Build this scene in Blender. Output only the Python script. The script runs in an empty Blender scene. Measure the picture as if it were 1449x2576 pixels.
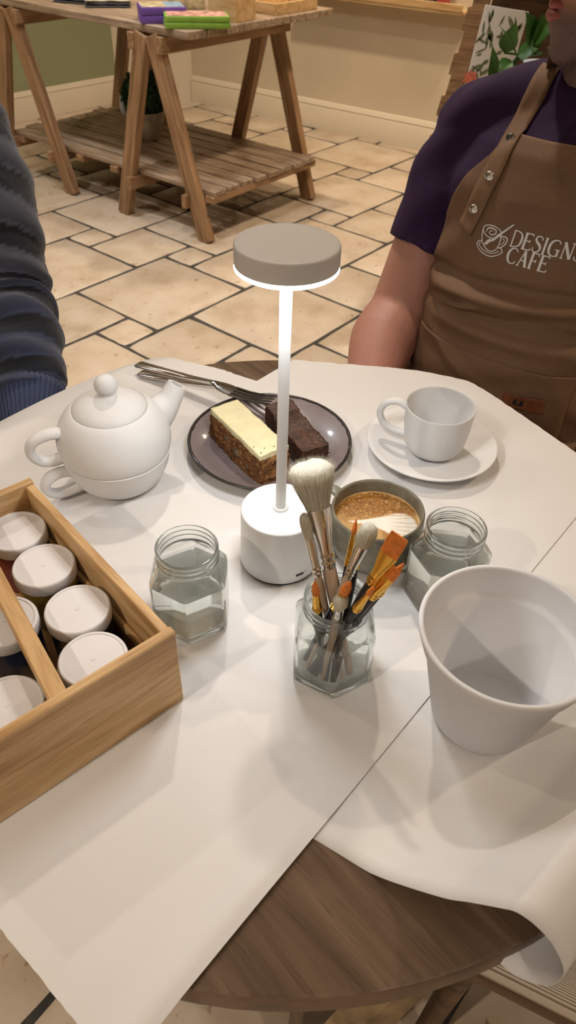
import bpy, bmesh, math, random
import numpy as np
from mathutils import Vector, Matrix, noise
from mathutils.bvhtree import BVHTree
random.seed(7); np.random.seed(7)
D = bpy.data
SC = bpy.context.scene
COL = SC.collection
PI = math.pi
R_ = math.radians

# ------------------------------------------------------------------ camera
F_PX, PITCH, ROLL = 1820.7, R_(41.907), R_(1.992)
T = 0.75                                   # cafe table height
CAMZ = T + 0.59
cam_d = D.cameras.new('camera'); cam = D.objects.new('camera', cam_d); COL.objects.link(cam)
SC.camera = cam
cam_d.sensor_fit = 'VERTICAL'; cam_d.sensor_height = 36.0
cam_d.lens = F_PX / 2576.0 * 36.0
cam_d.clip_start = 0.02
_R = Vector((1, 0, 0)); _U = Vector((0, math.sin(PITCH), math.cos(PITCH))); _B = Vector((0, -math.cos(PITCH), math.sin(PITCH)))
_r = math.cos(ROLL) * _R + math.sin(ROLL) * _U
_u = -math.sin(ROLL) * _R + math.cos(ROLL) * _U
cam.matrix_world = Matrix(((_r.x, _u.x, _B.x, 0), (_r.y, _u.y, _B.y, 0), (_r.z, _u.z, _B.z, CAMZ), (0, 0, 0, 1)))
cam_d.dof.use_dof = True; cam_d.dof.focus_distance = 0.80; cam_d.dof.aperture_fstop = 11.0

def ray(px, py):
    x = (px - 724.5) / F_PX; y = -(py - 1288.0) / F_PX
    return (_r * x + _u * y - _B)
def at(px, py, z):
    d = ray(px, py); t = (z - CAMZ) / d.z
    return Vector((d.x * t, d.y * t, z))
def aty(px, py, Y):
    d = ray(px, py); t = Y / d.y
    return Vector((d.x * t, Y, CAMZ + d.z * t))

# ------------------------------------------------------------------ world, ceiling downlights, exposure
w = D.worlds.new('world'); SC.world = w; w.use_nodes = True
w.node_tree.nodes['Background'].inputs[0].default_value = (1.0, 0.85, 0.7, 1)
w.node_tree.nodes['Background'].inputs[1].default_value = 0.05
SC.view_settings.view_transform = 'Standard'; SC.view_settings.look = 'None'
SC.view_settings.gamma = 1.0; SC.view_settings.use_curve_mapping = False
SC.view_settings.exposure = -0.48
SC.cycles.max_bounces = 24; SC.cycles.diffuse_bounces = 2; SC.cycles.glossy_bounces = 4; SC.cycles.transmission_bounces = 20; SC.cycles.use_light_tree = False
SC.cycles.use_adaptive_sampling = True; SC.cycles.adaptive_threshold = 0.09; SC.cycles.adaptive_min_samples = 20
CEIL = 2.75
WARM = (1.0, 0.80, 0.58); MID = (1.0, 0.88, 0.75); COOL = (0.84, 0.91, 1.0)
def downlight(x, y, watts, color, size=0.09, spread=120):
    l = D.lights.new('downlight', 'AREA'); l.shape = 'DISK'; l.size = size; l.energy = watts; l.color = color
    l.spread = R_(spread)
    o = D.objects.new('downlight', l); COL.objects.link(o); o.location = (x, y, CEIL - 0.02)
    return o
DL = [(-0.12, 1.90, 15, MID), (-1.55, -0.95, 38, MID), (2.0, 0.9, 25, WARM), (-2.1, 1.7, 24, MID), (1.1, -1.5, 16, MID),
      (-0.85, 2.9, 15, COOL), (-1.5, 3.4, 7, MID), (0.75, 3.35, 13, WARM), (-0.2, 4.6, 24, WARM), (1.3, 4.0, 17, WARM),  # last one is an unseen light added to brighten the right wall
      (-2.3, 4.2, 12, WARM)]
for a in DL: downlight(*a)

# ------------------------------------------------------------------ material helpers
def new_mat(name):
    m = D.materials.new(name); m.use_nodes = True
    nt = m.node_tree; b = nt.nodes['Principled BSDF']
    return m, nt, b
def N(nt, typ, **kw):
    n = nt.nodes.new(typ)
    for k, v in kw.items(): setattr(n, k, v)
    return n
def plain(name, col, rough=0.5, metal=0.0, noise_amt=0.0, noise_scale=40.0, bump=0.0, bump_scale=200.0, spec=0.5, sss=0.0, coat=0.0):
    m, nt, b = new_mat(name)
    c = (col[0], col[1], col[2], 1)
    b.inputs['Base Color'].default_value = c
    b.inputs['Roughness'].default_value = rough; b.inputs['Metallic'].default_value = metal
    b.inputs['Specular IOR Level'].default_value = spec
    if coat: b.inputs['Coat Weight'].default_value = coat; b.inputs['Coat Roughness'].default_value = 0.08
    if sss:
        b.inputs['Subsurface Weight'].default_value = sss; b.inputs['Subsurface Scale'].default_value = 0.004
        b.inputs['Subsurface Radius'].default_value = (1.0, 0.4, 0.25)
    tc = N(nt, 'ShaderNodeTexCoord')
    if noise_amt:
        n = N(nt, 'ShaderNodeTexNoise'); n.inputs['Scale'].default_value = noise_scale; n.inputs['Detail'].default_value = 6
        nt.links.new(tc.outputs['Object'], n.inputs['Vector'])
        r = N(nt, 'ShaderNodeValToRGB')
        r.color_ramp.elements[0].position = 0.3; r.color_ramp.elements[1].position = 0.7
        lo = [max(0, v * (1 - noise_amt)) for v in col]; hi = [min(1, v * (1 + noise_amt)) for v in col]
        r.color_ramp.elements[0].color = (*lo, 1); r.color_ramp.elements[1].color = (*hi, 1)
        nt.links.new(n.outputs['Fac'], r.inputs['Fac']); nt.links.new(r.outputs['Color'], b.inputs['Base Color'])
    if bump:
        n2 = N(nt, 'ShaderNodeTexNoise'); n2.inputs['Scale'].default_value = bump_scale; n2.inputs['Detail'].default_value = 4
        nt.links.new(tc.outputs['Object'], n2.inputs['Vector'])
        bp = N(nt, 'ShaderNodeBump'); bp.inputs['Strength'].default_value = bump; bp.inputs['Distance'].default_value = 0.002
        nt.links.new(n2.outputs['Fac'], bp.inputs['Height']); nt.links.new(bp.outputs['Normal'], b.inputs['Normal'])
    return m
def wood(name, light, mid, dark, scale=1.0, stretch=14.0, rough=0.45, streak=0.5, rand=True, bump=0.12, contrast=(0.35, 0.5, 0.66)):
    """grain along local X"""
    m, nt, b = new_mat(name)
    tc = N(nt, 'ShaderNodeTexCoord'); mp = N(nt, 'ShaderNodeMapping')
    mp.inputs['Scale'].default_value = (scale, scale * stretch, scale * stretch)
    nt.links.new(tc.outputs['Object'], mp.inputs['Vector'])
    vec = mp.outputs['Vector']
    if rand:
        oi = N(nt, 'ShaderNodeObjectInfo'); ml = N(nt, 'ShaderNodeMath', operation='MULTIPLY'); ml.inputs[1].default_value = 37.0
        nt.links.new(oi.outputs['Random'], ml.inputs[0])
        va = N(nt, 'ShaderNodeVectorMath', operation='ADD'); nt.links.new(vec, va.inputs[0]); nt.links.new(ml.outputs[0], va.inputs[1])
        vec = va.outputs[0]
    n1 = N(nt, 'ShaderNodeTexNoise'); n1.inputs['Scale'].default_value = 2.2; n1.inputs['Detail'].default_value = 5; n1.inputs['Distortion'].default_value = 0.6
    nt.links.new(vec, n1.inputs['Vector'])
    r = N(nt, 'ShaderNodeValToRGB'); cr = r.color_ramp
    cr.elements[0].position = contrast[0]; cr.elements[0].color = (*dark, 1)
    cr.elements[1].position = contrast[2]; cr.elements[1].color = (*light, 1)
    e = cr.elements.new(contrast[1]); e.color = (*mid, 1)
    nt.links.new(n1.outputs['Fac'], r.inputs['Fac'])
    mp2 = N(nt, 'ShaderNodeMapping'); mp2.inputs['Scale'].default_value = (scale * 3.5, scale * stretch * 6, scale * stretch * 6)
    nt.links.new(tc.outputs['Object'], mp2.inputs['Vector'])
    n2 = N(nt, 'ShaderNodeTexNoise'); n2.inputs['Scale'].default_value = 3.0; n2.inputs['Detail'].default_value = 3
    nt.links.new(mp2.outputs['Vector'], n2.inputs['Vector'])
    r2 = N(nt, 'ShaderNodeValToRGB'); r2.color_ramp.elements[0].position = 0.28; r2.color_ramp.elements[1].position = 0.42
    r2.color_ramp.elements[0].color = (1 - streak,) * 3 + (1,); r2.color_ramp.elements[1].color = (1, 1, 1, 1)
    nt.links.new(n2.outputs['Fac'], r2.inputs['Fac'])
    mx = N(nt, 'ShaderNodeMix', data_type='RGBA', blend_type='MULTIPLY'); mx.inputs[0].default_value = 1.0
    nt.links.new(r.outputs['Color'], mx.inputs[6]); nt.links.new(r2.outputs['Color'], mx.inputs[7])
    nt.links.new(mx.outputs[2], b.inputs['Base Color'])
    b.inputs['Roughness'].default_value = rough
    if bump:
        bp = N(nt, 'ShaderNodeBump'); bp.inputs['Strength'].default_value = bump; bp.inputs['Distance'].default_value = 0.001
        nt.links.new(n2.outputs['Fac'], bp.inputs['Height']); nt.links.new(bp.outputs['Normal'], b.inputs['Normal'])
    return m
def vcol(name, rough=0.6, bump=0.0, bump_scale=300.0, spec=0.5, sss=0.0, coat=0.0, sheen=0.0):
    m, nt, b = new_mat(name)
    a = N(nt, 'ShaderNodeAttribute', attribute_name='Col')
    nt.links.new(a.outputs['Color'], b.inputs['Base Color'])
    b.inputs['Roughness'].default_value = rough; b.inputs['Specular IOR Level'].default_value = spec
    if coat: b.inputs['Coat Weight'].default_value = coat; b.inputs['Coat Roughness'].default_value = 0.1
    if sheen: b.inputs['Sheen Weight'].default_value = sheen
    if sss:
        b.inputs['Subsurface Weight'].default_value = sss; b.inputs['Subsurface Scale'].default_value = 0.004
        b.inputs['Subsurface Radius'].default_value = (1.0, 0.4, 0.25)
    if bump:
        tc = N(nt, 'ShaderNodeTexCoord')
        n2 = N(nt, 'ShaderNodeTexNoise'); n2.inputs['Scale'].default_value = bump_scale; n2.inputs['Detail'].default_value = 4
        nt.links.new(tc.outputs['Object'], n2.inputs['Vector'])
        bp = N(nt, 'ShaderNodeBump'); bp.inputs['Strength'].default_value = bump; bp.inputs['Distance'].default_value = 0.002
        nt.links.new(n2.outputs['Fac'], bp.inputs['Height']); nt.links.new(bp.outputs['Normal'], b.inputs['Normal'])
    return m
def hair_mat(name, col, rough=0.7, **kw):
    m = plain(name, col, rough, **kw); nt = m.node_tree; b = nt.nodes['Principled BSDF']
    tl = N(nt, 'ShaderNodeBsdfTranslucent'); tl.inputs['Color'].default_value = (*col, 1)
    mx = N(nt, 'ShaderNodeMixShader'); mx.inputs[0].default_value = 0.4
    nt.links.new(b.outputs[0], mx.inputs[1]); nt.links.new(tl.outputs[0], mx.inputs[2]); nt.links.new(mx.outputs[0], nt.nodes['Material Output'].inputs['Surface'])
    return m
def glass(name, col, ior, rough=0.0, clear=0.5):
    m, nt, b = new_mat(name)
    nt.nodes.remove(b)
    g = N(nt, 'ShaderNodeBsdfGlass'); g.inputs['Color'].default_value = (*col, 1); g.inputs['IOR'].default_value = ior; g.inputs['Roughness'].default_value = rough
    tr = N(nt, 'ShaderNodeBsdfTransparent'); tr.inputs['Color'].default_value = (*col, 1)
    mx = N(nt, 'ShaderNodeMixShader'); mx.inputs[0].default_value = clear
    nt.links.new(g.outputs[0], mx.inputs[1]); nt.links.new(tr.outputs[0], mx.inputs[2])
    nt.links.new(mx.outputs[0], nt.nodes['Material Output'].inputs['Surface'])
    return m
def emit(name, col, strength):
    m, nt, b = new_mat(name)
    b.inputs['Base Color'].default_value = (*col, 1)
    b.inputs['Emission Color'].default_value = (*col, 1); b.inputs['Emission Strength'].default_value = strength
    return m

M = {}
M['paper'] = plain('paper', (0.80, 0.775, 0.755), 0.62, noise_amt=0.015, noise_scale=6, bump=0.03, bump_scale=500, spec=0.3)
M['bisque'] = plain('bisque', (0.83, 0.815, 0.80), 0.62, bump=0.03, bump_scale=250, spec=0.35)
M['lampwhite'] = plain('lampwhite', (0.83, 0.83, 0.82), 0.38, bump=0.05, bump_scale=900)
M['lamphead'] = plain('lamphead', (0.74, 0.72, 0.71), 0.5, bump=0.03, bump_scale=900)
M['black'] = plain('black', (0.012, 0.012, 0.013), 0.35)
M['rubber'] = plain('rubber', (0.02, 0.019, 0.018), 0.7)
M['led'] = emit('led', (0.95, 0.98, 1.0), 58.0)
M['glass'] = glass('glass', (0.985, 0.999, 0.993), 1.47, clear=0.10)
M['water'] = glass('water', (0.992, 1.0, 0.997), 1.33, clear=0.10)
M['potwhite'] = plain('potwhite', (0.78, 0.765, 0.765), 0.7, bump=0.02, bump_scale=300, spec=0.3)
M['steel'] = plain('steel', (0.72, 0.70, 0.68), 0.2, metal=1.0)
M['darksteel'] = plain('darksteel', (0.30, 0.29, 0.28), 0.2, metal=1.0)
M['pine'] = wood('pine', (0.78, 0.53, 0.27), (0.66, 0.41, 0.18), (0.46, 0.25, 0.09), scale=3.0, stretch=11, rough=0.42, streak=0.35)
M['oak'] = wood('oak', (0.44, 0.265, 0.14), (0.35, 0.20, 0.098), (0.22, 0.12, 0.055), scale=2.0, stretch=14, rough=0.5, streak=0.35)
M['oakgrey'] = wood('oakgrey', (0.47, 0.36, 0.26), (0.36, 0.255, 0.17), (0.21, 0.135, 0.085), scale=2.0, stretch=14, rough=0.42, streak=0.4)
M['walnut'] = wood('walnut', (0.19, 0.125, 0.078), (0.135, 0.084, 0.050), (0.075, 0.044, 0.026), scale=2.4, stretch=12, rough=0.4, streak=0.4, rand=False, contrast=(0.3, 0.5, 0.72))
M['walnutedge'] = wood('walnutedge', (0.22, 0.135, 0.085), (0.165, 0.098, 0.06), (0.10, 0.058, 0.036), scale=1.5, stretch=4, rough=0.45, streak=0.2, rand=False)
M['boxwood'] = wood('boxwood', (0.74, 0.52, 0.27), (0.68, 0.45, 0.21), (0.55, 0.33, 0.14), scale=2, stretch=8, streak=0.15)
M['darkwood'] = wood('darkwood', (0.16, 0.085, 0.035), (0.105, 0.054, 0.021), (0.06, 0.03, 0.012), scale=2, stretch=10, streak=0.3)
M['distressed'] = plain('distressed', (0.23, 0.16, 0.08), 0.6, noise_amt=0.6, noise_scale=28, bump=0.3, bump_scale=60)
M['wallcream'] = plain('wallcream', (0.70, 0.60, 0.44), 0.8, noise_amt=0.04, noise_scale=3, bump=0.05, bump_scale=60)
M['wallgreen'] = plain('wallgreen', (0.33, 0.35, 0.20), 0.8, noise_amt=0.03, noise_scale=3)
M['trim'] = plain('trim', (0.78, 0.68, 0.52), 0.5)
M['ceil'] = plain('ceil', (0.8, 0.76, 0.7), 0.9)
M['grout'] = plain('grout', (0.045, 0.04, 0.034), 0.9, noise_amt=0.5, noise_scale=30)

def tile_mat():
    m, nt, b = new_mat('travertine')
    tc = N(nt, 'ShaderNodeTexCoord'); oi = N(nt, 'ShaderNodeObjectInfo')
    ml = N(nt, 'ShaderNodeMath', operation='MULTIPLY'); ml.inputs[1].default_value = 91.0
    nt.links.new(oi.outputs['Random'], ml.inputs[0])
    va = N(nt, 'ShaderNodeVectorMath', operation='ADD'); nt.links.new(tc.outputs['Object'], va.inputs[0]); nt.links.new(ml.outputs[0], va.inputs[1])
    n = N(nt, 'ShaderNodeTexNoise'); n.inputs['Scale'].default_value = 5.0; n.inputs['Detail'].default_value = 9; n.inputs['Roughness'].default_value = 0.62
    nt.links.new(va.outputs[0], n.inputs['Vector'])
    r = N(nt, 'ShaderNodeValToRGB'); cr = r.color_ramp
    cr.elements[0].position = 0.28; cr.elements[0].color = (0.41, 0.30, 0.195, 1)
    cr.elements[1].position = 0.75; cr.elements[1].color = (0.64, 0.54, 0.43, 1)
    e = cr.elements.new(0.5); e.color = (0.55, 0.44, 0.325, 1)
    nt.links.new(n.outputs['Fac'], r.inputs['Fac'])
    hs = N(nt, 'ShaderNodeHueSaturation')
    mr = N(nt, 'ShaderNodeMapRange'); mr.inputs['To Min'].default_value = 0.86; mr.inputs['To Max'].default_value = 1.1
    nt.links.new(oi.outputs['Random'], mr.inputs['Value']); nt.links.new(mr.outputs[0], hs.inputs['Value'])
    nt.links.new(r.outputs['Color'], hs.inputs['Color'])
    n3 = N(nt, 'ShaderNodeTexNoise'); n3.inputs['Scale'].default_value = 34.0; n3.inputs['Detail'].default_value = 4
    nt.links.new(va.outputs[0], n3.inputs['Vector'])
    r3 = N(nt, 'ShaderNodeValToRGB'); r3.color_ramp.elements[0].position = 0.27; r3.color_ramp.elements[1].position = 0.36
    r3.color_ramp.elements[0].color = (0.62, 0.5, 0.4, 1); r3.color_ramp.elements[1].color = (1, 1, 1, 1)
    nt.links.new(n3.outputs['Fac'], r3.inputs['Fac'])
    mx = N(nt, 'ShaderNodeMix', data_type='RGBA', blend_type='MULTIPLY'); mx.inputs[0].default_value = 1
    nt.links.new(hs.outputs['Color'], mx.inputs[6]); nt.links.new(r3.outputs['Color'], mx.inputs[7])
    nt.links.new(mx.outputs[2], b.inputs['Base Color'])
    b.inputs['Roughness'].default_value = 0.38
    bp = N(nt, 'ShaderNodeBump'); bp.inputs['Strength'].default_value = 0.25; bp.inputs['Distance'].default_value = 0.002
    nt.links.new(n.outputs['Fac'], bp.inputs['Height']); nt.links.new(bp.outputs['Normal'], b.inputs['Normal'])
    return m
M['tile'] = tile_mat()

# ------------------------------------------------------------------ object helpers
def link(o, parent=None, label=None, cat=None, group=None, kind=None):
    COL.objects.link(o)
    if parent is not None: o.parent = parent
    if label: o['label'] = label
    if cat: o['category'] = cat
    if group: o['group'] = group
    if kind: o['kind'] = kind
    return o
def thing(name, label, cat, loc=(0, 0, 0), rz=0.0, group=None):
    o = D.objects.new(name, None); o.empty_display_size = 0.02
    o.location = loc; o.rotation_euler = (0, 0, rz)
    return link(o, None, label, cat, group)
def mk(name, verts, faces, mat, parent=None, smooth=40, loc=(0, 0, 0), rot=(0, 0, 0), cols=None, **tags):
    me = D.meshes.new(name); me.from_pydata([tuple(v) for v in verts], [], faces); me.update()
    return mko(name, me, mat, parent, smooth, loc, rot, cols, **tags)
def mko(name, me, mat, parent=None, smooth=40, loc=(0, 0, 0), rot=(0, 0, 0), cols=None, **tags):
    for mm in (mat if isinstance(mat, (list, tuple)) else [mat]): me.materials.append(mm)
    if smooth:
        me.shade_smooth()
        if smooth < 180: me.set_sharp_from_angle(angle=R_(smooth))
    if cols is not None:
        a = me.color_attributes.new('Col', 'FLOAT_COLOR', 'POINT')
        c = np.ones((len(me.vertices), 4), dtype=np.float32); c[:, :3] = cols
        a.data.foreach_set('color', c.ravel())
    o = D.objects.new(name, me); o.location = loc; o.rotation_euler = rot
    return link(o, parent, **tags)
def join(*parts):
    V, Fc = [], []
    for v, f in parts:
        k = len(V); V += [tuple(p) for p in v]; Fc += [tuple(i + k for i in ff) for ff in f]
    return V, Fc
def xf(vf, mat):
    v, f = vf
    return [tuple(mat @ Vector(p)) for p in v], f
def lathe(prof, seg=64, close=True):
    """prof (r,z) from bottom axis to top axis; r==0 makes a pole"""
    V, Fc, rows = [], [], []
    for r, z in prof:
        if r < 1e-7: rows.append([len(V)]); V.append((0, 0, z))
        else:
            rows.append(list(range(len(V), len(V) + seg)))
            for k in range(seg):
                a = 2 * PI * k / seg; V.append((r * math.cos(a), r * math.sin(a), z))
    for a, b in zip(rows[:-1], rows[1:]):
        for k in range(seg):
            k2 = (k + 1) % seg
            if len(a) == 1 and len(b) == 1: continue
            if len(a) == 1: Fc.append((a[0], b[k2], b[k]))
            elif len(b) == 1: Fc.append((a[k], a[k2], b[0]))
            else: Fc.append((a[k], a[k2], b[k2], b[k]))
    return V, Fc
def loft(rings, cap=True, closed=False):
    V, Fc = [], []; n = len(rings[0])
    for r in rings: V += [tuple(p) for p in r]
    m = len(rings)
    for i in range(m - (0 if closed else 1)):
        j = (i + 1) % m
        for k in range(n):
            k2 = (k + 1) % n
            Fc.append((i * n + k, i * n + k2, j * n + k2, j * n + k))
    if cap and not closed:
        Fc.append(tuple(range(n - 1, -1, -1))); Fc.append(tuple((m - 1) * n + k for k in range(n)))
    return V, Fc
def tube(path, radii, seg=14, cap=True, closed=False, flat=None, up=None):
    """path points, radii scalar/list or (a,b) pairs; parallel transport frame"""
    P = [Vector(p) for p in path]; n = len(P)
    if not hasattr(radii, '__len__'): radii = [radii] * n
    tang = []
    for i in range(n):
        if closed: t = P[(i + 1) % n] - P[i - 1]
        else: t = P[min(i + 1, n - 1)] - P[max(i - 1, 0)]
        tang.append(t.normalized())
    u = Vector(up) if up else (Vector((0, 0, 1)) if abs(tang[0].z) < 0.9 else Vector((1, 0, 0)))
    rings = []
    for i in range(n):
        t = tang[i]; u = (u - t * u.dot(t)).normalized(); v = t.cross(u)
        r = radii[i]; ra, rb = (r if hasattr(r, '__len__') else (r, r))
        rings.append([P[i] + u * (ra * math.cos(2 * PI * k / seg)) + v * (rb * math.sin(2 * PI * k / seg)) for k in range(seg)])
    return loft(rings, cap, closed)
def spline(pts, n=8):
    P = [Vector(p) for p in pts]; out = []
    for i in range(len(P) - 1):
        p0, p1, p2, p3 = P[max(i - 1, 0)], P[i], P[i + 1], P[min(i + 2, len(P) - 1)]
        for k in range(n):
            t = k / n
            out.append(0.5 * ((2 * p1) + (p2 - p0) * t + (2 * p0 - 5 * p1 + 4 * p2 - p3) * t * t + (3 * p1 - p0 - 3 * p2 + p3) * t ** 3))
    out.append(P[-1]); return out
def interp(xs, ys, x): return float(np.interp(x, xs, ys))
def box(dx, dy, dz, bev=0.0, cx=0, cy=0, cz=0, segs=1):
    bm = bmesh.new(); bmesh.ops.create_cube(bm, size=1.0)
    for v in bm.verts: v.co = Vector((v.co.x * dx, v.co.y * dy, v.co.z * dz))
    if bev: bmesh.ops.bevel(bm, geom=list(bm.edges), offset=bev, segments=segs, affect='EDGES', profile=0.5)
    V = [(v.co.x + cx, v.co.y + cy, v.co.z + cz) for v in bm.verts]
    bm.verts.index_update(); Fc = [tuple(v.index for v in f.verts) for f in bm.faces]; bm.free()
    return V, Fc
def prism(poly, z0, z1):
    n = len(poly); V = [(x, y, z0) for x, y in poly] + [(x, y, z1) for x, y in poly]
    Fc = [tuple(range(n - 1, -1, -1)), tuple(range(n, 2 * n))] + [(i, (i + 1) % n, n + (i + 1) % n, n + i) for i in range(n)]
    return V, Fc
def ellipsoid(c, r, seg=20, rings=12, rot=None):
    prof = [(math.sin(PI * i / rings), -math.cos(PI * i / rings)) for i in range(rings + 1)]
    prof[0] = (0, -1); prof[-1] = (0, 1)
    V, Fc = lathe(prof, seg)
    m = Matrix.Diagonal((r[0], r[1], r[2]))
    if rot is not None: m = rot @ m
    return [tuple(m @ Vector(v) + Vector(c)) for v in V], Fc
def fuse(parts, voxel, smooth_it=6, factor=0.5):
    """several closed shells -> one continuous surface"""
    V, Fc = join(*parts)
    me = D.meshes.new('tmp'); me.from_pydata(V, [], Fc)
    bm = bmesh.new(); bm.from_mesh(me); bmesh.ops.recalc_face_normals(bm, faces=bm.faces); bm.to_mesh(me); bm.free()
    o = D.objects.new('tmp', me); COL.objects.link(o)
    r = o.modifiers.new('r', 'REMESH'); r.mode = 'VOXEL'; r.voxel_size = voxel
    s = o.modifiers.new('s', 'SMOOTH'); s.factor = factor; s.iterations = smooth_it
    dg = bpy.context.evaluated_depsgraph_get(); out = D.meshes.new_from_object(o.evaluated_get(dg))
    D.objects.remove(o); D.meshes.remove(me)
    return out
def subdiv(me, levels):
    o = D.objects.new('tmp', me); COL.objects.link(o)
    s = o.modifiers.new('s', 'SUBSURF'); s.levels = levels; s.render_levels = levels
    dg = bpy.context.evaluated_depsgraph_get(); out = D.meshes.new_from_object(o.evaluated_get(dg))
    D.objects.remove(o); return out
def V3(x, y, z): return Vector((x, y, z))
def nz(p, s): return noise.noise(Vector(p) * s)

# ================================================================== THE ROOM
Q0 = Vector((-0.807, 6.02)); dR = Vector((math.cos(R_(-33.5)), math.sin(R_(-33.5))))
Q1 = Q0 + dR * 6.5
G0 = Vector((-1.344, 5.943)); dL = Vector((-math.cos(R_(49)), -math.sin(R_(49))))
G1 = G0 + dL * 4.35
Q2 = Vector((Q1.x, -2.6)); Q3 = Vector((G1.x, -2.6))
ROOM = [Q0, Q1, Q2, Q3, G1, G0]
def wall(name, a, b, mat, z0=0.0, z1=CEIL, th=0.12, **tags):
    a = Vector(a); b = Vector(b); d = (b - a); L = d.length
    ctr = Vector((sum(p.x for p in ROOM) / 6, sum(p.y for p in ROOM) / 6))
    n = Vector((-d.y, d.x)).normalized(); mid = (a + b) / 2
    if (ctr - mid).dot(n) > 0: n = -n
    c = mid + n * th / 2
    v, f = box(L, th, z1 - z0)
    return mk(name, v, f, mat, smooth=0, loc=(c.x, c.y, (z0 + z1) / 2), rot=(0, 0, math.atan2(d.y, d.x)), kind='structure')
wall('wall_right', Q0, Q1, M['wallcream'])
wall('wall_left', G0 , G1, M['wallgreen'])
wall('wall_column', G0, Q0, M['trim'], th=0.2)
wall('wall_side', Q1, Q2, M['wallcream']); wall('wall_front', Q2, Q3, M['wallcream']); wall('wall_window', Q3, G1, M['wallcream'])
v, f = prism([(p.x, p.y) for p in reversed(ROOM)], CEIL, CEIL + 0.1)
mk('ceiling', v, f, M['ceil'], smooth=0, kind='structure')
def skirting(name, a, b, side):
    a = Vector(a); b = Vector(b); d = b - a; L = d.length
    n = Vector((-d.y, d.x)).normalized() * side
    prof = [(0, 0), (0.018, 0), (0.018, 0.125), (0.013, 0.135), (0.016, 0.142), (0.010, 0.158), (0.006, 0.168), (0, 0.17)]
    V = [(-L / 2, y, z) for y, z in prof] + [(L / 2, y, z) for y, z in prof]; m = len(prof)
    Fc = [tuple(range(m)), tuple(range(2 * m - 1, m - 1, -1))] + [(i, m + i, m + (i + 1) % m, (i + 1) % m) for i in range(m)]
    c = (a + b) / 2; ang = math.atan2(d.y, d.x)
    if side < 0: ang += PI
    mk(name, V, Fc, M['trim'], smooth=30, loc=(c.x, c.y, 0.0), rot=(0, 0, ang), kind='structure')
skirting('baseboard_right', Q0, Q1, -1)
skirting('baseboard_left', G0, G1, 1)

# floor: cement bed + individually laid travertine pieces in the 3x3 / 2x2 / 1x1 pattern of the photo
v, f = prism([(p.x, p.y) for p in reversed(ROOM)], -0.12, -0.004)
floor = mk('floor', v, f, M['grout'], smooth=0, kind='structure')
MOD = 0.165; GA = R_(-38.5); gu = Vector((math.cos(GA), math.sin(GA))); gv = Vector((-math.sin(GA), math.cos(GA)))
def g2w(u, v): return gu * ((u + 0.1) * MOD) + gv * ((v + 0.9) * MOD)
def inside(p):
    s = False; n = len(ROOM); j = n - 1
    for i in range(n):
        a, b = ROOM[i], ROOM[j]
        if (a.y > p.y) != (b.y > p.y) and p.x < (b.x - a.x) * (p.y - a.y) / (b.y - a.y) + a.x: s = not s
        j = i
    return s
def tile_mesh(n, seed):
    rnd = random.Random(seed); L = n * MOD - 0.013; h = L / 2; pts = []
    for (x0, y0, x1, y1) in ((-h, -h, h, -h), (h, -h, h, h), (h, h, -h, h), (-h, h, -h, -h)):
        for k in range(5):
            t = k / 5.0; c = 0.004 if k == 0 else 0.0
            x = x0 + (x1 - x0) * t; y = y0 + (y1 - y0) * t
            j = rnd.uniform(-0.0025, 0.0015)
            x += -math.copysign(c, x) + (j if abs(abs(x) - h) < 1e-6 else 0) * math.copysign(1, x)
            y += -math.copysign(c, y) + (j if abs(abs(y) - h) < 1e-6 else 0) * math.copysign(1, y)
            pts.append((x, y))
    m = len(pts)
    V = [(x, y, -0.01) for x, y in pts] + [(x, y, -0.003) for x, y in pts] + [(x * (1 - 0.005 / h), y * (1 - 0.005 / h), 0.0) for x, y in pts]
    Fc = []
    for r in range(2):
        for k in range(m): Fc.append((r * m + k, r * m + (k + 1) % m, (r + 1) * m + (k + 1) % m, (r + 1) * m + k))
    Fc.append(tuple(range(2 * m, 3 * m)))
    me = D.meshes.new('tile'); me.from_pydata(V, [], Fc); me.materials.append(M['tile']); me.shade_smooth(); me.set_sharp_from_angle(angle=R_(50)); return me
TM = {n: [tile_mesh(n, 10 * n + k) for k in range(4)] for n in (1, 2, 3)}
def tile_seen(p):
    """pieces on the stretch of floor the photograph shows"""
    d = Vector((p.x, p.y, 0 - CAMZ)); zc = -d.dot(_B)
    if zc < 0.1: return 1e9
    x = 724.5 + F_PX * d.dot(_r) / zc; y = 1288 - F_PX * d.dot(_u) / zc
    ox = max(0, -x, x - 1449); oy = max(0, -y, y - 2576)
    return math.hypot(ox, oy) * zc / F_PX
cand = []
for i in range(-40, 41):
    for j in range(-40, 41):
        u0, v0 = -15 + 3 * i - 2 * j, 9 + i + 4 * j
        for n, (du, dv) in ((3, (0, 0)), (2, (3, -1)), (1, (2, -1))):
            c = g2w(u0 + du + n / 2, v0 + dv + n / 2)
            if not any(inside(c + Vector(q)) for q in ((0, 0), (.25, 0), (-.25, 0), (0, -.25), (0, .25))): continue
            cand.append((tile_seen(c), n, c))
cand.sort(key=lambda a: a[0])
rest = []
for k, (s, n, c) in enumerate(cand):
    if k < 290 and s < 0.6:
        o = D.objects.new('floor_tile', random.choice(TM[n])); o.location = (c.x, c.y, random.uniform(-0.0012, 0.0008))
        o.rotation_euler = (0, 0, GA + random.choice((0, 1, 2, 3)) * PI / 2)
        link(o, floor)
    else:
        h = n * MOD / 2 - 0.0065
        v, f = box(2 * h, 2 * h, 0.008, 0.002, cz=-0.004)
        rest.append(xf((v, f), Matrix.Translation((c.x, c.y, 0)) @ Matrix.Rotation(GA, 4, 'Z')))
v, f = join(*rest); mk('far_tiles', v, f, M['tile'], floor, smooth=30, kind='stuff')

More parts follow.
